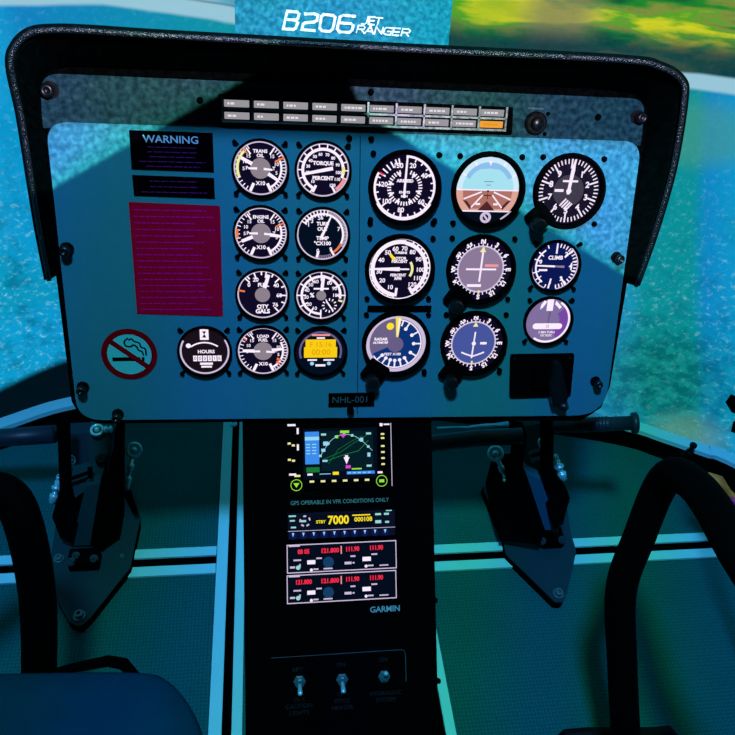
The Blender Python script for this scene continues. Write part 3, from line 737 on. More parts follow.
gauge('radar_altimeter', 'large mauve gauge with yellow flag reading RADAR ALTIMETER at the bottom of the third column', 395.8, 343.3, 33.2, True,
      [('scale_ring', 'lav', [ring(.86, .975)]),
       ('blue_sector', 'faceb2', [arc(.0, .82, 2, 246, n=40)]),
       ('scale', 'white', [bar(a, .62, .84, .05) for a in (14, 30, 60, 90, 122, 148, 165, 181, 196, 212, 228)]+[disc(.06, .58*math.sin(math.radians(a)), .58*math.cos(math.radians(a)), n=12) for a in (30, 60, 90, 122, 148, 165, 181, 196, 212, 228)]+[arc(.8, .84, 2, 240)]),
       ('lettering', 'white', [T('RADAR', .13, -.5, .16, bold=.05), T('ALTIMETER', .1, -.5, .04, bold=.05), T('FEET X100', .12, -.1, -.36, bold=.03)]),
       ('yellow_flag', 'yellow', [disc(.12, -.22, .6, n=20), poly2([(-.06, .9), (.13, .9), (.06, .22), (-.01, .22)])]),
       ('hub_cover', 'mauved', [disc(.26, -.02, -.02)])],
      [(5, .3, .86, .03, .07, 'white')], face='mauved2', knob=(-.70, -1.02))
def chord(r, y0, y1, inv=False, n=30):      # disc slice between two heights
    pts = []
    ys = [y0+(y1-y0)*i/n for i in range(n+1)]
    for y in ys: pts.append((math.sqrt(max(0, r*r-y*y)), y))
    for y in ys[::-1]: pts.append((-math.sqrt(max(0, r*r-y*y)), y))
    return poly2(pts)
gauge('attitude_indicator', 'large artificial horizon with light blue sky over brown ground, top of the fourth column', 487.4, 189.8, 36.2, True,
      [('sky', 'sky2', [chord(.95, .0, .95)]), ('ground', 'brown2', [chord(.95, -.62, .0)]),
       ('inner_sky', 'sky', [chord(.78, .0, .78)]), ('sky_arc', 'skyb', [arc(.62, .8, -62, 62)]),
       ('inner_sky_disc', 'sky', [chord(.66, .02, .6)]),
       ('inner_ground', 'brown', [poly2([(-.76, -.02), (.76, -.02), (.72, -.3), (.5, -.55), (-.5, -.55), (-.72, -.3)])]),
       ('ground_shadow', 'brownd', [poly2([(0, -.32), (.28, -.62), (-.28, -.62)]), poly2([(-.74, -.3), (-.5, -.58), (-.46, -.5), (-.62, -.32)]), poly2([(.74, -.3), (.5, -.58), (.46, -.5), (.62, -.32)])]),
       ('horizon_line', 'white', [quad(-.94, .94, -.02, .02), chord(.95, -.64, -.6)]),
       ('pitch_lines', 'white', [line2([(-.2, -.06), (-.7, -.26)], .045), line2([(.2, -.06), (.7, -.26)], .045), line2([(-.16, -.16), (-.46, -.5)], .045), line2([(.16, -.16), (.46, -.5)], .045), quad(-.34, -.2, -.44, -.38), quad(.2, .34, -.44, -.38)]),
       ('aircraft_symbol', 'brownd', [disc(.035, 0, -.03, n=12), quad(-.12, .12, -.17, -.14), quad(-.14, .14, .24, .255), quad(-.07, .07, .14, .155), quad(-.012, .012, -.26, -.1)]),
       ('bank_marks', 'white', [bar(a, .8, .93, .05) for a in (-60, -30, 30, 60)]+[poly2([(-.07, .84), (.07, .84), (0, .7)])]),
       ('cage_cover', 'navy', [chord(.95, -.95, -.64)]),
       ('cage_dial', 'lav', [arc(.09, .17, 0, 360, y=-.8), bar(-40, -.14, .14, .06, y=-.8)]),
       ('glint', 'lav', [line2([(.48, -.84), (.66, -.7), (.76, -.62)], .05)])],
      [], face='navy')
numc = lambda r, sz: [T(s, sz, r*math.sin(math.radians(a)), r*math.cos(math.radians(a)), rot=-math.radians(a), bold=.05) for a, s in zip(range(0, 360, 30), ('N', '3', '6', 'E', '12', '15', 'S', '21', '24', 'W', '30', '33'))]
gauge('course_indicator', 'large mauve compass rose gauge with a white cross pointer, middle of the fourth column', 480.3, 269, 34, True,
      [('rose_disc', 'mauve', [disc(.74)]), ('rose_ring', 'lav', [arc(.71, .76)]),
       ('scale', 'white', [bar(a, .74, .84 if a % 30 else .86, .03) for a in range(0, 360, 10)]),
       ('lettering', 'white', numc(.89, .21)),
       ('flag', 'pink', [quad(.12, .56, .08, .17)]), ('flag_lettering', 'white', [quad(-.4, .06, -.57, -.48)]),
       ('cross_pointer', 'white', [quad(-.48, .5, -.025, .035), bar(2, -.4, .7, .06)]),
       ('course_triangle', 'pyel', [poly2([(-.09, .56), (.11, .56), (.02, .74)]), quad(-.03, .03, -.78, -.68)])],
      [], face='face', knob=(-.72, -.98))
gauge('course_indicator', 'large blue compass rose gauge with a thin vertical pointer, bottom of the fourth column', 473.2, 342.7, 32.6, True,
      [('rose_disc', 'violet', [disc(.74)]), ('rose_ring', 'lav', [arc(.71, .76)]),
       ('scale', 'white', [bar(a, .74, .84, .03) for a in range(0, 360, 10)]),
       ('lettering', 'white', numc(.88, .21)),
       ('deviation_scale', 'white', [disc(.03, .42*math.sin(a*.09)*1.2, -.44+.0*a+.03*abs(a)*.5-.02, n=8) for a in range(-9, 10)]),
       ('flag', 'white', [disc(.05, .34, 0, n=12), quad(.22, .44, -.04, .04)]),
       ('course_triangle', 'pyel', [poly2([(-.08, .58), (.1, .58), (.01, .74)]), quad(-.03, .03, -.72, -.62)])],
      [(3, -.52, .4, .05, .05, 'white')], hub=(.07, 'white'), face='face', knob=(-.68, -1.08))
gauge('altimeter', 'large black altimeter with fine white ticks and one upright pointer, top of the right column', 568, 190.8, 35.5, True,
      [('inner_disc', 'dgrey', [disc(.48)]),
       ('scale', 'white', ticks(0, 352.8, 49, .8, .94, .035)+[bar(a, .66, .94, .05) for a in range(0, 360, 36)]),
       ('lettering', 'white', [T(str(i), .24, .6*math.sin(math.radians(36*i)), .6*math.cos(math.radians(36*i)), bold=.04) for i in range(1, 10)]+[quad(-.44, -.16, -.03, .05), quad(-.22, .26, .26, .32)]),
       ('striped_flag', 'white', [bar(40, -.14, .14, .05, x=-.04+d, y=-.4-d*.7) for d in (-.09, -.02, .05, .11)])],
      [(5, -.1, .62, .09, .12, 'white'), (5, .6, .93, .12, .04, 'white')], hub=(.08, 'white'), face='face', knob=(-.88, -.86))
gauge('vertical_speed_indicator', 'small navy gauge reading CLIMB beside the middle row, in the right column', 554.4, 266, 25.6, False,
      [('scale_ring', 'lav', [arc(.94, .99, 40, 170), arc(.94, .99, 200, 330)]),
       ('scale', 'white', ticks(10, 170, 17, .78, .94, .05)+[bar(a, .52, .94, .07) for a in (0, 45, 145, 190)]+[bar(a, .8, .94, .05) for a in (200, 220, 335)]+[arc(.76, .83, 215, 325)]+[bar(a, .66, .94, .05) for a in (232, 252, 288, 308)]+[arc(.68, .74, 78, 102), quad(.72, .9, .16, .21), quad(.72, .9, -.21, -.16)]),
       ('lettering', 'white', [T('CLIMB', .22, -.02, .35, bold=.035), T('1', .26, .0, .68, bold=.04), T('2', .24, .42, .5, bold=.04), T('1', .24, -.1, -.66, bold=.04), T('2', .24, .34, -.52, bold=.04), T('4', .24, .66, 0, bold=.04), quad(-.66, -.3, -.2, -.12), T('0', .22, -.62, .18, bold=.04)])],
      [(272, -.4, .1, .1, .06, 'mauve'), (272, .0, .84, .08, .06, 'white')], face='faceb')
E['ttface'] = emat('glow_face_lilac', S(128, 110, 158))
gauge('turn_indicator', 'small lilac turn and slip gauge, lowest in the right column', 547.6, 320.6, 24.6, False,
      [('dark_arc', 'purple', [arc(.5, .9, 50, 150)]), ('scale_ring', 'white', [arc(.88, .97, 30, 215)]),
       ('scale', 'white', [quad(-.14, .14, .45, .95), poly2([(-.4, .7), (-.28, .9), (-.14, .86), (-.3, .6), (-.42, .5)]), poly2([(.24, .9), (.52, .62), (.42, .52), (.34, .62), (.2, .74)])]),
       ('level_tube', 'white', [quad(-.52, .52, -.36, -.1), disc(.13, -.52, -.23, n=20), disc(.13, .52, -.23, n=20)]),
       ('lettering', 'white', [T('2 MIN TURN', .13, 0, -.5, bold=.03), T('DC ELEC', .13, 0, -.64, bold=.03)]),
       ('ball', 'grey', [arc(.05, .07, 0, 360, y=-.23)])],
      [(3, -.06, .42, .06, .09, 'mauved')], face='ttface')

# ================================================================ CENTRE CONSOLE
c0, c1 = P(340, 425, 1.10), P(340, 735, 1.075)
vc = Vector((0, c0.y-c1.y, c0.z-c1.z)).normalized()
CON = Plane(P(340, 560, (1.10+1.075)/2+.002), Vector((1, 0, 0)), vc)
xl = .5*(CON.uv(245, 430)[0]+CON.uv(243, 730)[0]); xr = .5*(CON.uv(433, 430)[0]+CON.uv(437, 730)[0])
def console():
    t = thing('centre_console', 'black sloping centre console below the instrument panel', 'console', Matrix.Translation((CON.O.x, CON.O.y, 0)))
    top = CON.uv(340, 395)[1]; bot = CON.uv(340, 775)[1]
    a = CON.m @ Vector((0, top, 0)); b = CON.m @ Vector((0, bot, 0))
    prof = [(a.y, a.z), (b.y, b.z), (b.y+.0, 0.0), (a.y+.02, 0.0), (a.y+.04, a.z)]
    x0 = CON.O.x+xl; x1 = CON.O.x+xr
    body = prism([Vector((x0, y, z)) for y, z in prof], Vector((x1-x0, 0, 0)))
    W('body', body, M['black'], t)
    # text on the face
    def on(vf, h): return [CON.m @ (Vector(v)+Vector((0, 0, h))) for v in vf[0]], vf[1]
    k = CON.px(340, 501)
    u, v = CON.uv(340, 501.5); W('gps_notice', on(text2d('GPS OPERABLE IN VFR CONDITIONS ONLY', 5.6*k, u, v, bold=.01, sx=.91, spacing=1.0), .0012), E['gpstext'], t, 'flat2d')
    u, v = CON.uv(385, 609); W('maker_logo', on(text2d('GARMIN', 8*k, u, v, bold=.02, sx=1.0), .0012), E['garmin'], t, 'flat2d')
    return t
console()
def on_con(px, py, h=0): return CON.at(px, py, h)
def conk(px, py): return CON.px(px, py)
def unit(name, label, cat, x0, y0, x1, y1, depth=.006, m='black'):
    cx, cy = (x0+x1)/2, (y0+y1)/2; t = thing(name, label, cat, on_con(cx, cy, .0)); k = conk(cx, cy)
    w, h = (x1-x0)*k, (y1-y0)*k
    set_mesh('case', box(-w/2, w/2, -h/2, h/2, 0, depth, .001), M[m], t)
    def q(px0, py0, px1, py1, z=.0): return quad((px0-cx)*k, (px1-cx)*k, -(py1-cy)*k, -(py0-cy)*k, z)
    def tx(s, px, py, size, **kw): return text2d(s, size*k, (px-cx)*k, -(py-cy)*k, **kw)
    def add(n, col, vfs, z): o = set_mesh(n, join(*vfs), E[col] if col in E else M[col], t, 'flat2d'); o.location.z = depth+z; return o
    def pt(px, py): return ((px-cx)*k, -(py-cy)*k)
    return t, q, tx, add, pt, k
# pixel coords below are for an upright frame centred on each unit
t, q, tx, add, pt, k = unit('gps_display', 'colour moving map gps display at the top of the centre console', 'display', 287, 422, 396, 488)
add('screen', 'navy', [q(303, 428, 377, 478)], .0004)
add('map_field', 'dteal', [q(321, 431, 373, 470)], .0006)
add('blue_list', 'blueg', [q(305, 431, 319, 463)], .0008)
add('list_highlight', 'lblue', [q(305, 436, 319, 439.5)]+[q(306+i*6, 443+j*3, 310+i*6, 444+j*3) for i in (0, 1) for j in (0, 1, 2, 3)], .001)
add('list_footer', 'dgreen', [q(306, 466, 319, 471)], .0008)
th = [(x, y) for x, y in zip(range(320, 376, 4), [455, 449, 443, 439, 436.5, 435, 434.5, 434.5, 435.5, 437, 440, 443, 447, 451])]
add('route_line', 'dgreen', [line2([pt(*p) for p in ((324, 458), (340, 452), (352, 444), (366, 436))], .5*k), line2([pt(*p) for p in ((326, 460), (345, 454), (358, 451), (368, 441))], .7*k), line2([pt(*p) for p in ((328, 463), (338, 449), (350, 442), (362, 436))], .4*k)], .0011)
add('compass_arc', 'teal', [line2([pt(*p) for p in th], .5*k)]+[q(x-1.3, y-1.2, x+1.3, y+1.2) for x, y in th[::2]]+[q(321, 433, 326, 435), q(366, 433, 371, 435), q(366, 465, 371, 467)], .0012)
add('waypoint', 'lblue', [q(323, 441, 328, 445), q(321, 448, 325, 451), q(360, 438, 363, 442), q(367, 453, 370, 457), q(322, 459, 327, 461)], .0013)
add('aircraft_marker', 'white', [poly2([pt(343, 457), pt(349, 457), pt(346, 464)]), q(344.5, 455, 347.5, 458), q(307, 472, 312, 474)], .0014)
add('magenta_mark', 'mag', [poly2([pt(340, 434), pt(346, 434), pt(343, 438)])], .0014)
add('magenta_mark', 'mag', [q(345, 465, 350, 468)], .0014)
add('green_mark', 'green', [q(340, 430.5, 349, 433), q(336, 435, 338, 438), q(351, 468, 361, 469.4)], .0014)
add('yellow_field', 'yellow', [q(332, 471, 338, 474)], .0014)
add('data_bar', 'blueg', [q(346, 471, 374, 474)], .0013)
add('data_bar_text', 'lblue', [q(347+i*5, 472, 350+i*5, 473) for i in range(5)]+[q(319, 472.5, 330, 473.2)], .0015)
add('soft_keys', 'pyel', [q(x, 479, x+4.5, 481) for x in (309, 320, 331, 342, 353, 364)]+[q(381, y, 384.5, y+1.8) for y in (434, 438, 446, 452, 458, 464)]+[q(288, 441, 291, 443), q(292, 443, 295, 445), q(288, 457, 291, 459), q(292, 458, 295, 460), q(294, 473, 300, 475)], .0006)
add('side_lettering', 'white', [q(288, 423, 296, 425), q(297, 427, 299, 433), q(297, 443, 299, 449), q(289, 471.5, 296, 473.5), q(380, 424, 383, 427), q(384, 424.5, 390, 426), q(377, 472, 382, 474)], .0006)
add('side_rule', 'lav', [q(391, 424, 391.7, 487)], .0006)
add('knob_ring', 'green', [arc(5*k, 5.7*k, 0, 360, x=pt(296, 483)[0], y=pt(296, 483)[1]), arc(5*k, 5.7*k, 0, 360, x=pt(381, 481.5)[0], y=pt(381, 481.5)[1]), q(378.5, 480, 383.5, 483), poly2([pt(293, 481), pt(299, 481), pt(296, 485.5)])], .0008)
E['dnavy'] = emat('glow_unit_navy', S(8, 12, 34))
t, q, tx, add, pt, k = unit('transponder', 'transponder showing yellow 7000 on the centre console', 'radio', 287, 510.5, 396, 537.5)
add('face', 'dnavy', [q(288, 511, 395, 536.5)], .0003)
add('digit_window', 'navy', [q(311, 513, 374, 526.5)], .0005)
add('digits', 'yellow', [tx('7000', 338, 519.5, 11.5, bold=.03, sx=.92), tx('000108', 363, 519.5, 6, bold=.03), tx('STBY', 320.5, 520.5, 4.2, bold=.03), q(352, 514.5, 370, 515.8)], .0007)
add('mode_dial', 'lav', [arc(4*k, 5.6*k, a, a+34, x=pt(305, 519)[0], y=pt(305, 519)[1]) for a in (-20, 50, 130, 195, 260)], .0006)
add('lettering', 'teal', [q(289, 513, 296, 514.5), q(290, 517.5, 295, 519), q(291, 524, 296, 525.6), q(301, 518, 306, 520)], .0006)
add('lettering', 'teal', [q(375, 514, 381, 516), q(384, 514, 389, 516), q(375, 521, 381, 524), q(385, 522, 389, 524), q(386, 511.3, 392, 512.3)], .0006)
add('separator', 'lav', [q(288, 528.2, 395, 528.7)], .0006)
for i in range(10):
    x = 293+i*10.2
    add('key', 'faceb', [disc(3.6*k, *pt(x, 533), n=16)], .0005)
    add('key_number', 'lblue', [poly2([pt(x-1.2, 530.3), pt(x+1.2, 530.3), pt(x, 534)])], .0007)
def radio(y0, label, d1, d2, seed):
    t, q, tx, add, pt, k = unit('radio', label, 'radio', 286.5, y0, 397, y0+29.5, .006)
    add('face', 'navy', [q(288, y0+1, 395.5, y0+28.5)], .0003)
    add('border', 'lav', [q(287, y0+.8, 396.5, y0+1.8), q(287, y0+27.8, 396.5, y0+28.8), q(287, y0+.8, 287.9, y0+28.8), q(395.6, y0+.8, 396.5, y0+28.8)], .0006)
    add('digits', 'redg', [tx(d1, 303.5, y0+8.3, 6, bold=.05, sx=.85), tx(d2, 329.5, y0+8.3, 6, bold=.05, sx=.95), tx('111.90', 352, y0+7.8, 6, bold=.05, sx=.85), tx('111.90', 376, y0+7.6, 6, bold=.05, sx=.85)], .0007)
    add('divider', 'pink', [q(340.3, y0+4, 341.5, y0+12)], .0007)
    add('lettering', 'lav', [q(289, y0+1.8, 300, y0+3), q(293.5, y0+15.5, 301, y0+17), q(316, y0+14.5, 321.5, y0+16), q(350, y0+14, 355, y0+15.5), q(371, y0+13, 377, y0+14.5), q(290, y0+22, 295, y0+24), q(344, y0+20, 351, y0+22.5), q(313, y0+25, 318, y0+26.5), q(323, y0+25, 332, y0+26.4), q(367, y0+24, 373, y0+25.5), q(379, y0+24.4, 388, y0+25.6), q(352, y0+20.5, 354, y0+22), q(299, y0+20, 300.5, y0+23)], .0006)
    add('lower_display', 'teal', [disc(2.2*k, *pt(298, y0+23.5), n=10)], .0005)
    add('swap_button', 'white', [q(307, y0+16.8, 315, y0+20.8), q(362, y0+16, 370.5, y0+20.2), disc(1.5*k, *pt(311, y0+26.4), n=12), disc(1.5*k, *pt(365.5, y0+25.2), n=12)], .0006)
    add('tuning_knob', 'bluek', [disc(5.4*k, *pt(328, y0+19.5), n=24)], .0006)
E['bluek'] = emat('glow_knob_blue', S(20, 60, 100))
radio(541, 'red digit radio just below the transponder, upper of the two radios', '08 05', '121.800', 1)
radio(571, 'red digit radio just above the maker name, lower of the two radios', '121.800', '121.800', 2)
# switch plate
sw = thing('switch_plate', 'black switch plate with a thin light outline low on the centre console', 'switch panel', on_con(335, 686, 0)); k = conk(335, 686)
w, h = 146*k, 66*k
rr = rounded([(-w/2, -h/2), (w/2, -h/2), (w/2, h/2), (-w/2, h/2)], .006)
set_mesh('plate', prism2(rr, 0, .002, .0004), M['black'], sw)
ln = [p for p in rr]
set_mesh('outline', line2([(-w/2+.016, h/2-.0015), (w/2-.009, h/2-.0015), (w/2-.004, h/2-.003), (w/2-.0015, h/2-.008), (w/2-.0015, .0)], .0008, .0024), M['dimtext'], sw, 'flat2d')
def lab(lines, px, py, dy=6.5): return [text2d(s, 6.0*k, (px-335)*k, -(py+i*dy-686)*k, 0, bold=.0) for i, s in enumerate(lines)]
fe = mat('faint_engraving', (.008, .014, .016), .6, 0, 0)
for args in ((['BRT'], 298, 667), (['ON'], 341, 665), (['ON'], 384, 663), (['DIM', 'CAUTION', 'LIGHTS'], 299, 696), (['OFF', 'PITOT', 'HEATER'], 342, 694), (['HYDRAULIC', 'SYSTEM'], 386, 696)):
    o = set_mesh('switch_lettering', join(*lab(*args)), fe, sw, 'flat2d'); o.location.z = .0026
def toggle(px, py, label, up):
    t = thing('toggle_switch', label, 'switch', on_con(px, py, .002))
    set_mesh('nut', lathe([(.009, 0), (.009, .003), (.007, .0035), (.0055, .0035), (.0055, .007), (.004, .0075), (.0001, .0075)], 6), M['dsteel'], t)
    a = math.radians(-28 if up else 28)
    set_mesh('bat', xf(lathe([(.0024, .004), (.003, .012), (.0036, .021), (.003, .0245), (.0001, .0255)], 16), Matrix.Rotation(-a, 4, 'X')), M['steel'], t, True)
toggle(299.5, 681, 'chrome toggle switch over CAUTION LIGHTS, leftmost of three', True)
toggle(342, 679, 'chrome toggle switch in the middle of the three on the console', True)
toggle(384, 676, 'chrome toggle switch over HYDRAULIC SYSTEM with its bat pointing down', False)

# ================================================================ MODEL SIGN
SG = Plane(P(341, 40, 1.2), Vector((1, 0, 0)), Vector((0, .25, .97)))
sg = thing('model_sign', 'pale blue upright board reading B206 JET RANGER behind the black hood', 'sign', SG.m)
c = [SG.uv(236, 58), SG.uv(447, 62), SG.uv(447, -40), SG.uv(236, -40)]
set_mesh('board', prism2([(c[0][0], c[1][1]-.07), (c[1][0], c[1][1]-.07), (c[1][0], c[2][1]), (c[0][0], c[2][1])], -.006, 0, .0008), M['plate'], sg)
k = SG.px(341, 25)
def big_text(s, px, py, size, bold, sx, shear=.22, sp=1.0, align='LEFT'):
    u, v = SG.uv(px, py); return text2d(s, size*k, u, v, .001, 0, bold, align, sx, shear, sp)
GL = [[(100,125),(118,48),(160,52),(169,60),(163,80),(155,87),(112,84)],[(155,87),(163,98),(155,120),(145,127),(100,125)],
 [(195,60),(235,60),(250,66),(246,88),(232,95),(195,98),(186,104),(180,128),(235,132)],
 [(275,62),(315,66),(325,75),(314,125),(300,136),(268,133),(257,122),(265,72),(275,62)],
 [(410,70),(360,66),(345,74),(333,125),(343,137),(385,140),(398,130),(402,110),(393,102),(340,98)]]
GS = [[(468,72),(460,98),(452,104),(438,103)],[(497,74),(475,73),(467,105),(493,107)],[(470,89),(493,90)],[(500,76),(530,78)],[(515,77),(506,109)],
 [(416,140),(425,110),(448,111),(453,118),(448,127),(420,126)],[(438,127),(448,142)],[(452,143),(478,113),(488,145)],[(460,134),(484,136)],[(493,146),(502,115),(524,147),(532,118)],
 [(570,121),(545,119),(538,125),(533,143),(541,149),(562,150),(566,136),(552,135)],[(605,123),(578,121),(570,151),(598,153)],[(574,136),(600,138)],
 [(608,154),(616,124),(640,126),(648,132),(643,141),(612,140)],[(630,141),(640,156)]]
def glyph(l): return [SG.uv(260+x/4.324, y/4.324) for x, y in l]
lv_, lf_ = join(*[line2(glyph(l), 2.5*k, .001) for l in GL], *[line2(glyph(l), 1.35*k, .001) for l in GS])
for i, v in enumerate(lv_): v.z += .00004*(i//4)
set_mesh('lettering', (lv_, lf_), M['white'], sg, 'flat2d')
for sx in (.1, .9):
    x = c[0][0]*(1-sx)+c[1][0]*sx; set_mesh('mounting_foot', box(x-.012, x+.012, c[1][1]-.085, c[1][1]-.05, -.02, 0), M['black'], sg)

# ================================================================ PEDALS
def rod_end(a, b, r_eye, face, parent, name='control_rod', rr=.0045):
    """silver ball-joint rod from eye centre a to lower end b"""
    d = (b-a).normalized(); m = rot_to(face, a)
    V = []
    ringv = []
    n, q_ = 24, 8
    VV, FF = [], []
    for i in range(n):
        A = 2*PI*i/n
        for j in range(q_):
            Bq = 2*PI*j/q_; R1 = r_eye+.28*r_eye*math.cos(Bq); VV.append(Vector((R1*math.cos(A), R1*math.sin(A), .35*r_eye*math.sin(Bq))))
    for i in range(n):
        for j in range(q_): FF.append((i*q_+j, ((i+1) % n)*q_+j, ((i+1) % n)*q_+(j+1) % q_, i*q_+(j+1) % q_))
    eye = xf((VV, FF), m); ball = xf(lathe([(.0001, -.4*r_eye), (.5*r_eye, -.3*r_eye), (.55*r_eye, 0), (.5*r_eye, .3*r_eye), (.3*r_eye, .75*r_eye), (.0001, .75*r_eye)], 16), m)
    L = (b-a).length; s = a+d*r_eye*.9
    pts = [s, s+d*L*.2, s+d*L*.22, s+d*L*.34, s+d*L*.36, s+d*L*.52, s+d*L*.54, s+d*L*.62, b]
    rs = [rr, rr*.8, rr*1.5, rr*1.5, rr*.75, rr*.75, rr*1.4, rr*1.4, rr*1.1]
    return W(name, join(eye, ball, tube(pts, rs, 10)), M['steel'], parent, True)
def pedal_set(label, mir):
    if not mir:
        plate = [(66, 470), (124, 466), (140, 520), (134, 548), (130.5, 567), (90, 618), (79.5, 627), (69, 622), (56, 598), (47, 567), (52, 550), (58, 505)]
    else:
        plate = [(482, 486), (555, 470), (566, 500), (571, 533), (576.5, 551), (567, 593), (563, 602), (555, 602), (548, 595), (506, 554), (502, 533), (488, 500)]
    base = onz(*((93, 560) if not mir else (535, 545)), 0)
    t = thing('rudder_pedals', label, 'pedals', Vector((base.x, base.y, 0)))
    pts = [onz(x, y, .022) for x, y in plate]
    p2 = rounded([(p.x, p.y) for p in pts], .004, 3)
    W('base_block', prism2([(x, y) for x, y in p2], .0, .0195), M['black'], t)
    W('base_plate', prism2(p2, .0195, .022, .0008), M['pedal'], t)
    bl = [(59, 559, .007), (79.5, 616, .008), (78, 566, .005), (122, 556, .003)] if not mir else [(558, 594, .008), (508, 508, .003), (512, 504, .003)]
    for x, y, r in bl: bolt(Matrix.Translation(onz(x, y, .022)), r, r*1.3, t, 'bolt')
    def X(px, py, d): return P(px, py, d)
    def slab(pxs, d, thick, name, m, bev=True):
        pts = [X(x, y, dd) for (x, y), dd in zip(pxs, d if isinstance(d, (list, tuple)) else [d]*len(pxs))]
        return W(name, prism(pts, thick), M[m], t)
    back = Vector((0, .03, -.0)); side = Vector((.012, 0, 0))
    if not mir:
        # tall bracket with its face to the viewer, leaning beam, side cheeks
        slab([(89, 431), (113, 432), (112, 455), (106, 480), (90, 480)], [1.36, 1.36, 1.36, 1.37, 1.37], back, 'pivot_bracket', 'pedal')
        slab([(67, 434), (89, 433), (90, 458), (72, 470)], [1.47]*4, back, 'rear_bracket', 'tube')
        slab([(71, 478), (89, 474), (88, 489), (75, 498)], [1.36]*4, back, 'side_bracket', 'pedal')
        slab([(86, 486), (100, 484), (90, 545), (71, 546)], [1.34, 1.34, 1.39, 1.39], back*.8, 'beam', 'pedal')
        slab([(100, 484), (113, 436), (121, 425), (120, 540), (104, 556), (90, 545)], [1.345, 1.37, 1.4, 1.42, 1.40, 1.395], Vector((0.0, .05, -.01)), 'side_cheek', 'black')
        slab([(60, 490), (88, 492), (72, 544), (60, 538), (52, 517)], [1.37]*5, back, 'pedal_crank', 'black')
        W('hinge_block', join(xf(box(-.024, .03, -.012, .02, 0, .03, .003), Matrix.Translation(onz(84, 566, .022)))), M['black'], t)
        for x, y in ((76, 556), (94, 559), (71, 562)): bolt(rot_to(Vector((0, -.6, .8)), onz(x, y, .05)), .006, .006, t, 'bolt', M['pedal'])
        bolt(rot_to(-ray(101, 459), X(101, 459, 1.355)), .008, .014, t, 'bolt', M['blackm'])
        # foot tube with end collar and hanging arm
        tp = [X(-60, 443, 1.33), X(0, 438, 1.33), X(55, 434, 1.33)]
        W('foot_tube', tube(tp, .0165, 24), M['tube'], t, True)
        slab([(57, 424), (67, 426), (69, 500), (60, 502)], [1.315, 1.315, 1.35, 1.35], Vector((.0, .03, 0)), 'pedal_arm', 'black')
        W('pivot_pin', tube([X(70, 479, 1.33), X(90, 472, 1.33)], .0035, 10), M['black'], t)
        W('pin_head', tube([X(90, 467, 1.33), X(90, 478, 1.33)], .0045, 10), M['black'], t)
        rod_end(X(134, 450, 1.42), X(126.5, 490, 1.42), .0125, -ray(134, 450), t)
        rod_end(X(97, 430, 1.345), X(112, 429, 1.345), .010, Vector((0, -.3, 1)), t)
        rod_end(X(70, 461, 1.40), X(72, 472, 1.41), .009, Vector((.8, -.5, .5)), t)
        rod_end(X(59, 478, 1.38), X(52, 503, 1.38), .006, Vector((-.6, -.5, .5)), t, rr=.006)
        W('rod_foot', tube([X(127, 492, 1.42), X(136, 514, 1.44)], [.008, .005], 10), M['black'], t)
    else:
        slab([(519, 428), (546, 422), (546, 470), (531, 472), (523, 460)], [1.47]*5, back, 'rear_bracket', 'pedal')
        slab([(532, 463), (546, 458), (545, 487), (538, 480)], [1.43]*4, back, 'side_bracket', 'pedal')
        slab([(526, 473), (541, 480), (559, 530), (545, 530)], [1.37, 1.37, 1.42, 1.42], back*.8, 'beam', 'beamp')
        slab([(523, 470), (526, 473), (545, 530), (540, 545), (500, 540), (492, 500), (500, 470)], [1.39, 1.38, 1.425, 1.44, 1.46, 1.46, 1.44], Vector((0, .05, -.01)), 'side_cheek', 'black')
        slab([(516, 432), (527, 434), (522, 475), (514, 475)], [1.36, 1.36, 1.38, 1.38], Vector((0, .03, 0)), 'pedal_arm', 'black')
        slab([(544, 416), (554, 417), (553, 484), (548, 487), (544, 480)], [1.30, 1.30, 1.35, 1.35, 1.35], Vector((0, .025, 0)), 'pedal_arm', 'black')
        slab([(554, 478), (560, 482), (570, 498), (563, 524), (554, 530), (546, 505)], [1.39]*6, Vector((0, .03, 0)), 'pedal_crank', 'black')
        tp = [X(437, 443, 1.36), X(480, 438, 1.36), X(522, 436, 1.36)]
        W('foot_tube', tube([X(405, 446, 1.36)]+tp, .0155, 24), M['tube'], t, True)
        a, b = X(553, 426, 1.29), X(632, 423, 1.27); d = (b-a).normalized()
        W('foot_tube', tube([a, b-d*.001], .0125, 24), M['tube'], t, True)
        W('end_flange', tube([b-d*.002, b, b+d*.008, b+d*.010], [.0130, .0185, .0185, .015], 28), M['tube'], t, True)
        W('grip_ribs', join(*[tube([a+d*(.035+i*.006), a+d*(.038+i*.006)], .0134, 24) for i in range(10)]), M['tube'], t)
        W('hinge_block', xf(box(-.02, .022, -.012, .02, 0, .03, .003), Matrix.Translation(onz(550, 544, .022))), M['black'], t)
        for x, y in ((542, 541), (555, 533), (562, 540)): bolt(rot_to(Vector((0, -.6, .8)), onz(x, y, .05)), .006, .006, t, 'bolt', M['pedal'])
        W('pivot_pin', tube([X(531, 456, 1.42), X(547, 452, 1.42)], .0035, 10), M['black'], t)
        rod_end(X(495.5, 453.5, 1.42), X(510, 490, 1.44), .0125, -ray(495, 453), t)
        rod_end(X(544, 443, 1.44), X(545, 452, 1.44), .010, Vector((-.5, -.6, .5)), t)
        rod_end(X(556, 458, 1.36), X(564, 480, 1.37), .006, Vector((.6, -.5, .5)), t, rr=.006)
        W('rail_eye', tube([onz(470, 427, .03), onz(486, 426, .03), onz(494, 425, .03), onz(508, 424, .03)], [.004, .006, .004, .007], 10), M['steel'], t, True)
        W('slide_rod', tube([onz(437, 428, .03), onz(484, 427, .03)], .003, 8), M['steel'], t, True)
M['beamp'] = mat('beam_paint', (.002, .045, .09), .45, 0, .1)
pedal_set('dark rudder pedal assembly with silver rods on the floor left of the console', False)
pedal_set('dark rudder pedal assembly with a ribbed foot bar on the floor right of the console', True)

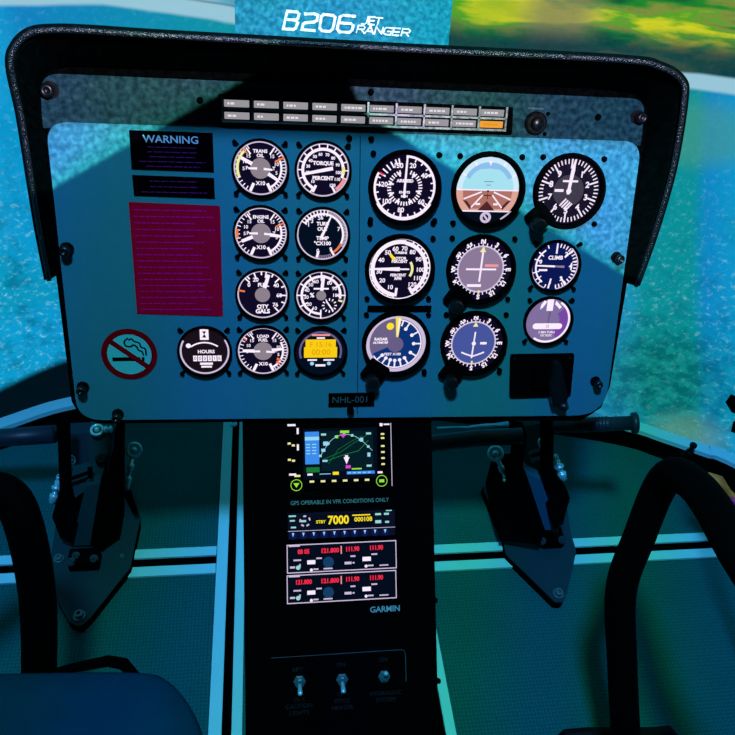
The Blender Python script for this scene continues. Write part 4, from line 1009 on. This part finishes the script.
# ================================================================ STICKS
M['stick'] = mat('stick_black', (.0005, .0006, .0009), .7, 0, .01)
ls = thing('control_stick', 'thick black bent control tube at the left edge rising behind the seat', 'control stick', Vector((P(40, 690, .98).x, P(40, 690, .98).y, 0)))
pts = smooth_path([P(-110, 560, .84), P(-45, 505, .86), P(-12, 490, .87), P(10, 497, .88), P(23, 522, .89), P(34, 570, .92), P(39, 620, .95), P(39, 690, 1.0), P(38, 780, 1.12)], 8)
W('tube', tube(pts, .0222, 28), M['stick'], ls, True)
W('floor_boot', xf(lathe([(.06, 0), (.06, .006), (.035, .03), (.025, .05)], 24), Matrix.Translation((pts[-1].x, pts[-1].y, 0))), M['stick'], ls, True)
rs_ = thing('control_stick', 'thick black control tube bent like an upturned V at the right edge', 'control stick', Vector((P(626, 780, 1.08).x, P(626, 780, 1.08).y, 0)))
pts = smooth_path([P(800, 640, .66), P(745, 562, .72), P(711, 505, .80), P(692, 483, .85), P(673, 474, .90), P(658, 490, .94), P(640, 535, .97), P(621, 590, 1.0), P(622, 660, 1.03), P(626, 745, 1.07), P(628, 800, 1.12)], 8)
W('tube', tube(pts, [.0205]*len(pts), 28), M['stick'], rs_, True)
bp_ = pts[-1]
W('base_bracket', join(tube([onz(556, 745, .03), onz(566, 735, .05), onz(590, 733, .055), onz(655, 733, .055), onz(668, 731, .055), onz(680, 745, .03)], .009, 12), box(bp_.x-.1, bp_.x+.07, bp_.y-.06, bp_.y+.03, 0, .03, .004), tube([bp_, Vector((bp_.x, bp_.y, .0))], .022, 20)), M['blackm'], rs_)
# strap at the right edge
st = thing('cable_strap', 'small orange and magenta strap at the right edge behind the black stick', 'strap', P(728, 490, 1.3))
W('orange_band', tube([P(708, 474, 1.3), P(718, 480, 1.3), P(726, 492, 1.3), P(745, 510, 1.3)], [.004, .010, .009, .006], 12), M['orange'], st, True)
W('magenta_band', tube([P(727, 498, 1.28), P(735, 502, 1.28), P(750, 500, 1.28)], [.004, .007, .007], 12), M['magenta'], st, True)
W('dark_strap', tube([P(714, 470, 1.31), P(726, 482, 1.31), P(745, 492, 1.31)], [.004, .011, .012], 12), M['black'], st, True)
hb = thing('hook_bracket', 'dark hook at the right edge of the photo in front of the screen', 'hook', P(740, 410, 1.1))
W('hook', tube([P(734, 396, 1.1), P(730.5, 402, 1.1), P(735, 409, 1.1), P(745, 416, 1.1), P(736, 424, 1.1), P(733, 430, 1.1), P(748, 436, 1.1)], [.005, .007, .007, .005, .005, .004, .004], 12), M['black'], hb, True)
W('stem', tube([P(745, 395, 1.1), P(748, 436, 1.1), P(760, 520, 1.08), P(770, 640, 1.15)], .006, 12), M['black'], hb, True)

# ================================================================ SEAT
seat = thing('seat', 'navy blue seat cushion cut off by the lower left corner of the photo', 'seat', Vector((-.36, .2, 0)))
zs_ = .44
fr = [onz(x, y, zs_) for x, y in ((-130, 671), (40, 668), (140, 668), (168, 676), (190, 700), (204, 735), (212, 790))]
outl = [(p.x, p.y) for p in fr]+[(fr[-1].x-.005, .0), (fr[-1].x-.04, -.05), (fr[0].x+.04, -.05), (fr[0].x, 0)]
outl = [(p.x, p.y) for p in smooth_path([Vector((x, y, 0)) for x, y in outl+[outl[0]]], 4)][:-1]
cxm = sum(p[0] for p in outl)/len(outl); cym = sum(p[1] for p in outl)/len(outl)
V, Fc = [], []; lv = [(.97, zs_-.10), (.995, zs_-.085), (1.0, zs_-.06), (.998, zs_-.02), (.985, zs_-.006), (.955, zs_), (.8, zs_+.006), (.5, zs_+.01)]
for s_, z in lv:
    for x, y in outl: V.append(Vector((cxm+(x-cxm)*s_, cym+(y-cym)*s_, z)))
n = len(outl)
for j in range(len(lv)-1):
    for i in range(n): q2 = (i+1) % n; Fc.append((j*n+i, j*n+q2, (j+1)*n+q2, (j+1)*n+i))
Fc += [tuple(range(n)), tuple((len(lv)-1)*n+i for i in range(n))]
W('cushion', (V, Fc), M['seat'], seat, True)
W('seat_base', box(cxm-.16, cxm+.12, cym-.15, cym+.12, 0, zs_-.09), M['black'], seat)
W('seat_bracket', tube([P(40, 676, .98), P(72, 668, .98), P(108, 661, .98), P(124, 664, .98), P(134, 676, .98), P(130, 700, 1.0)], [.005, .006, .0075, .008, .008, .008], 12), M['black'], seat, True)

# ================================================================ LIGHTS
def look(pos, tgt):
    d = (tgt-pos).normalized(); return d.to_track_quat('-Z', 'Y').to_matrix().to_4x4()
def projector(name, pos, tgt, energy, size, cone, build):
    ld = bpy.data.lights.new(name, 'SPOT'); ld.energy = energy; ld.spot_size = math.radians(cone); ld.spot_blend = .1; ld.shadow_soft_size = size
    o = bpy.data.objects.new(name, ld); C.objects.link(o); m = look(pos, tgt); m.translation = pos; o.matrix_world = m
    ld.use_nodes = True; nt = ld.node_tree; g = NT(nt); em = [n for n in nt.nodes if n.type == 'EMISSION'][0]
    tc = g.n('ShaderNodeTexCoord'); sp = g.n('ShaderNodeSeparateXYZ'); nt.links.new(tc.outputs['Normal'], sp.inputs[0])
    p = g.math('DIVIDE', sp.outputs[0], sp.outputs[2]); q = g.math('DIVIDE', sp.outputs[1], sp.outputs[2])
    inv = m.inverted()
    def pq(w): l = inv @ w; return l.x/l.z, l.y/l.z
    col, st_ = build(g, p, q, pq); nt.links.new(col, em.inputs['Color']); g.setin(em, 'Strength', st_)
    return o
def half(g, p, q, A, B, inside, soft):
    nx, ny = -(B[1]-A[1]), (B[0]-A[0]); L = math.hypot(nx, ny); nx /= L; ny /= L
    c = -(nx*A[0]+ny*A[1])
    if nx*inside[0]+ny*inside[1]+c < 0: nx, ny, c = -nx, -ny, -c
    d = g.math('ADD', g.math('ADD', g.math('MULTIPLY', p, nx), g.math('MULTIPLY', q, ny)), c)
    return g.step(d, -soft, soft)
def sea(g, p, q, pq):
    w = lambda x, y: pq(PAN.hit(x, y, 0))
    s = .003
    left = half(g, p, q, w(50, 190), w(236, 84), w(60, 90), s)
    r1_ = half(g, p, q, w(366, 118), w(352, 86), w(600, 110), s)
    r2_ = half(g, p, q, w(385, 128), w(625, 276), w(600, 110), s)
    right = g.math('MULTIPLY', r1_, r2_)
    w2 = lambda x, y: pq(PAN.hit(x, y, .12))
    above = half(g, p, q, w2(0, 28), w2(735, 60), w2(340, 0), s)
    cut = half(g, p, q, w(0, 285), w(700, 300), w(300, 100), .02)
    mask = g.math('MULTIPLY', g.math('MAXIMUM', g.math('MAXIMUM', left, right), above), cut)  # shadow between the lit areas is shaped in the lamp's mask, no object casts it
    cb = g.n('ShaderNodeCombineXYZ'); g.setin(cb, 0, p); g.setin(cb, 1, q); v = cb.outputs[0]
    fine = g.noise(v, 190, 5, .75, .5); big = g.noise(v, 7, 2)
    d1 = g.math('ABSOLUTE', g.math('SUBTRACT', p, w(140, 100)[0]))
    col = g.mix(g.step(big, .46, .62), (.8, .66, .92, 1), (.7, .74, .8, 1))
    col = g.mix(g.math('MULTIPLY', g.step(fine, .5, .75), .7), col, (1.9, .95, 1.0, 1))
    col = g.mix(g.math('MULTIPLY', g.step(d1, .09, .0), .6), col, (.6, .85, .6, 1))
    gr = g.math('ABSOLUTE', g.math('SUBTRACT', p, w(480, 120)[0])); col = g.mix(g.math('MULTIPLY', g.step(gr, .10, .0), .8), col, (.6, .85, .62, 1))
    eL = half(g, p, q, w(50, 190), w(236, 84), w(60, 90), .03); eR = half(g, p, q, w(385, 128), w(625, 276), w(600, 110), .025)
    edge = g.math('MULTIPLY', g.math('SUBTRACT', 1.0, g.math('MAXIMUM', eL, eR)), 1.5, clamp=True)
    col = g.mix(g.math('MULTIPLY', edge, g.math('SUBTRACT', 1.0, above)), col, (.15, .80, .45, 1))
    st_ = g.math('MULTIPLY', mask, g.math('ADD', .3, g.math('MULTIPLY', g.step(fine, .36, .68), 1.15)))
    return col, st_
projector('projector_lamp', Vector((.12, -.12, 1.52)), PAN.O, 270, .002, 110, sea)
def fill(g, p, q, pq):
    X = lambda x: pq(PAN.hit(x, 330, 0))[0]
    lo, hi = X(-60), X(760)
    if lo > hi: lo, hi = hi, lo
    t = g.n('ShaderNodeMapRange'); g.setin(t, 'Value', p); g.setin(t, 'From Min', lo); g.setin(t, 'From Max', hi)
    n = lambda x: (X(x)-lo)/(hi-lo)
    TE, BL, GR = (.22, .66, .62, 1), (.22, .58, 1.35, 1), (.16, .88, .50, 1)
    st = [(n(x), c) for x, c in ((-40, BL), (40, BL), (85, TE), (150, TE), (200, BL), (258, BL), (290, TE), (335, TE), (365, BL), (440, BL), (475, GR), (512, GR), (550, BL), (620, BL), (660, GR), (698, GR), (725, BL))]
    st.sort(key=lambda e: e[0])
    dim = g.math('ADD', .78, g.math('MULTIPLY', g.step(p, X(120), X(300)), .22))
    return g.ramp(t.outputs[0], st), dim
projector('fill_lamp', Vector((-.1, -.02, 2.35)), Vector((.15, .95, .3)), 245, .10, 110, fill)
w = bpy.data.worlds.new('world'); bpy.context.scene.world = w; w.use_nodes = True
w.node_tree.nodes['Background'].inputs[0].default_value = (.02, .08, .12, 1); w.node_tree.nodes['Background'].inputs[1].default_value = .25
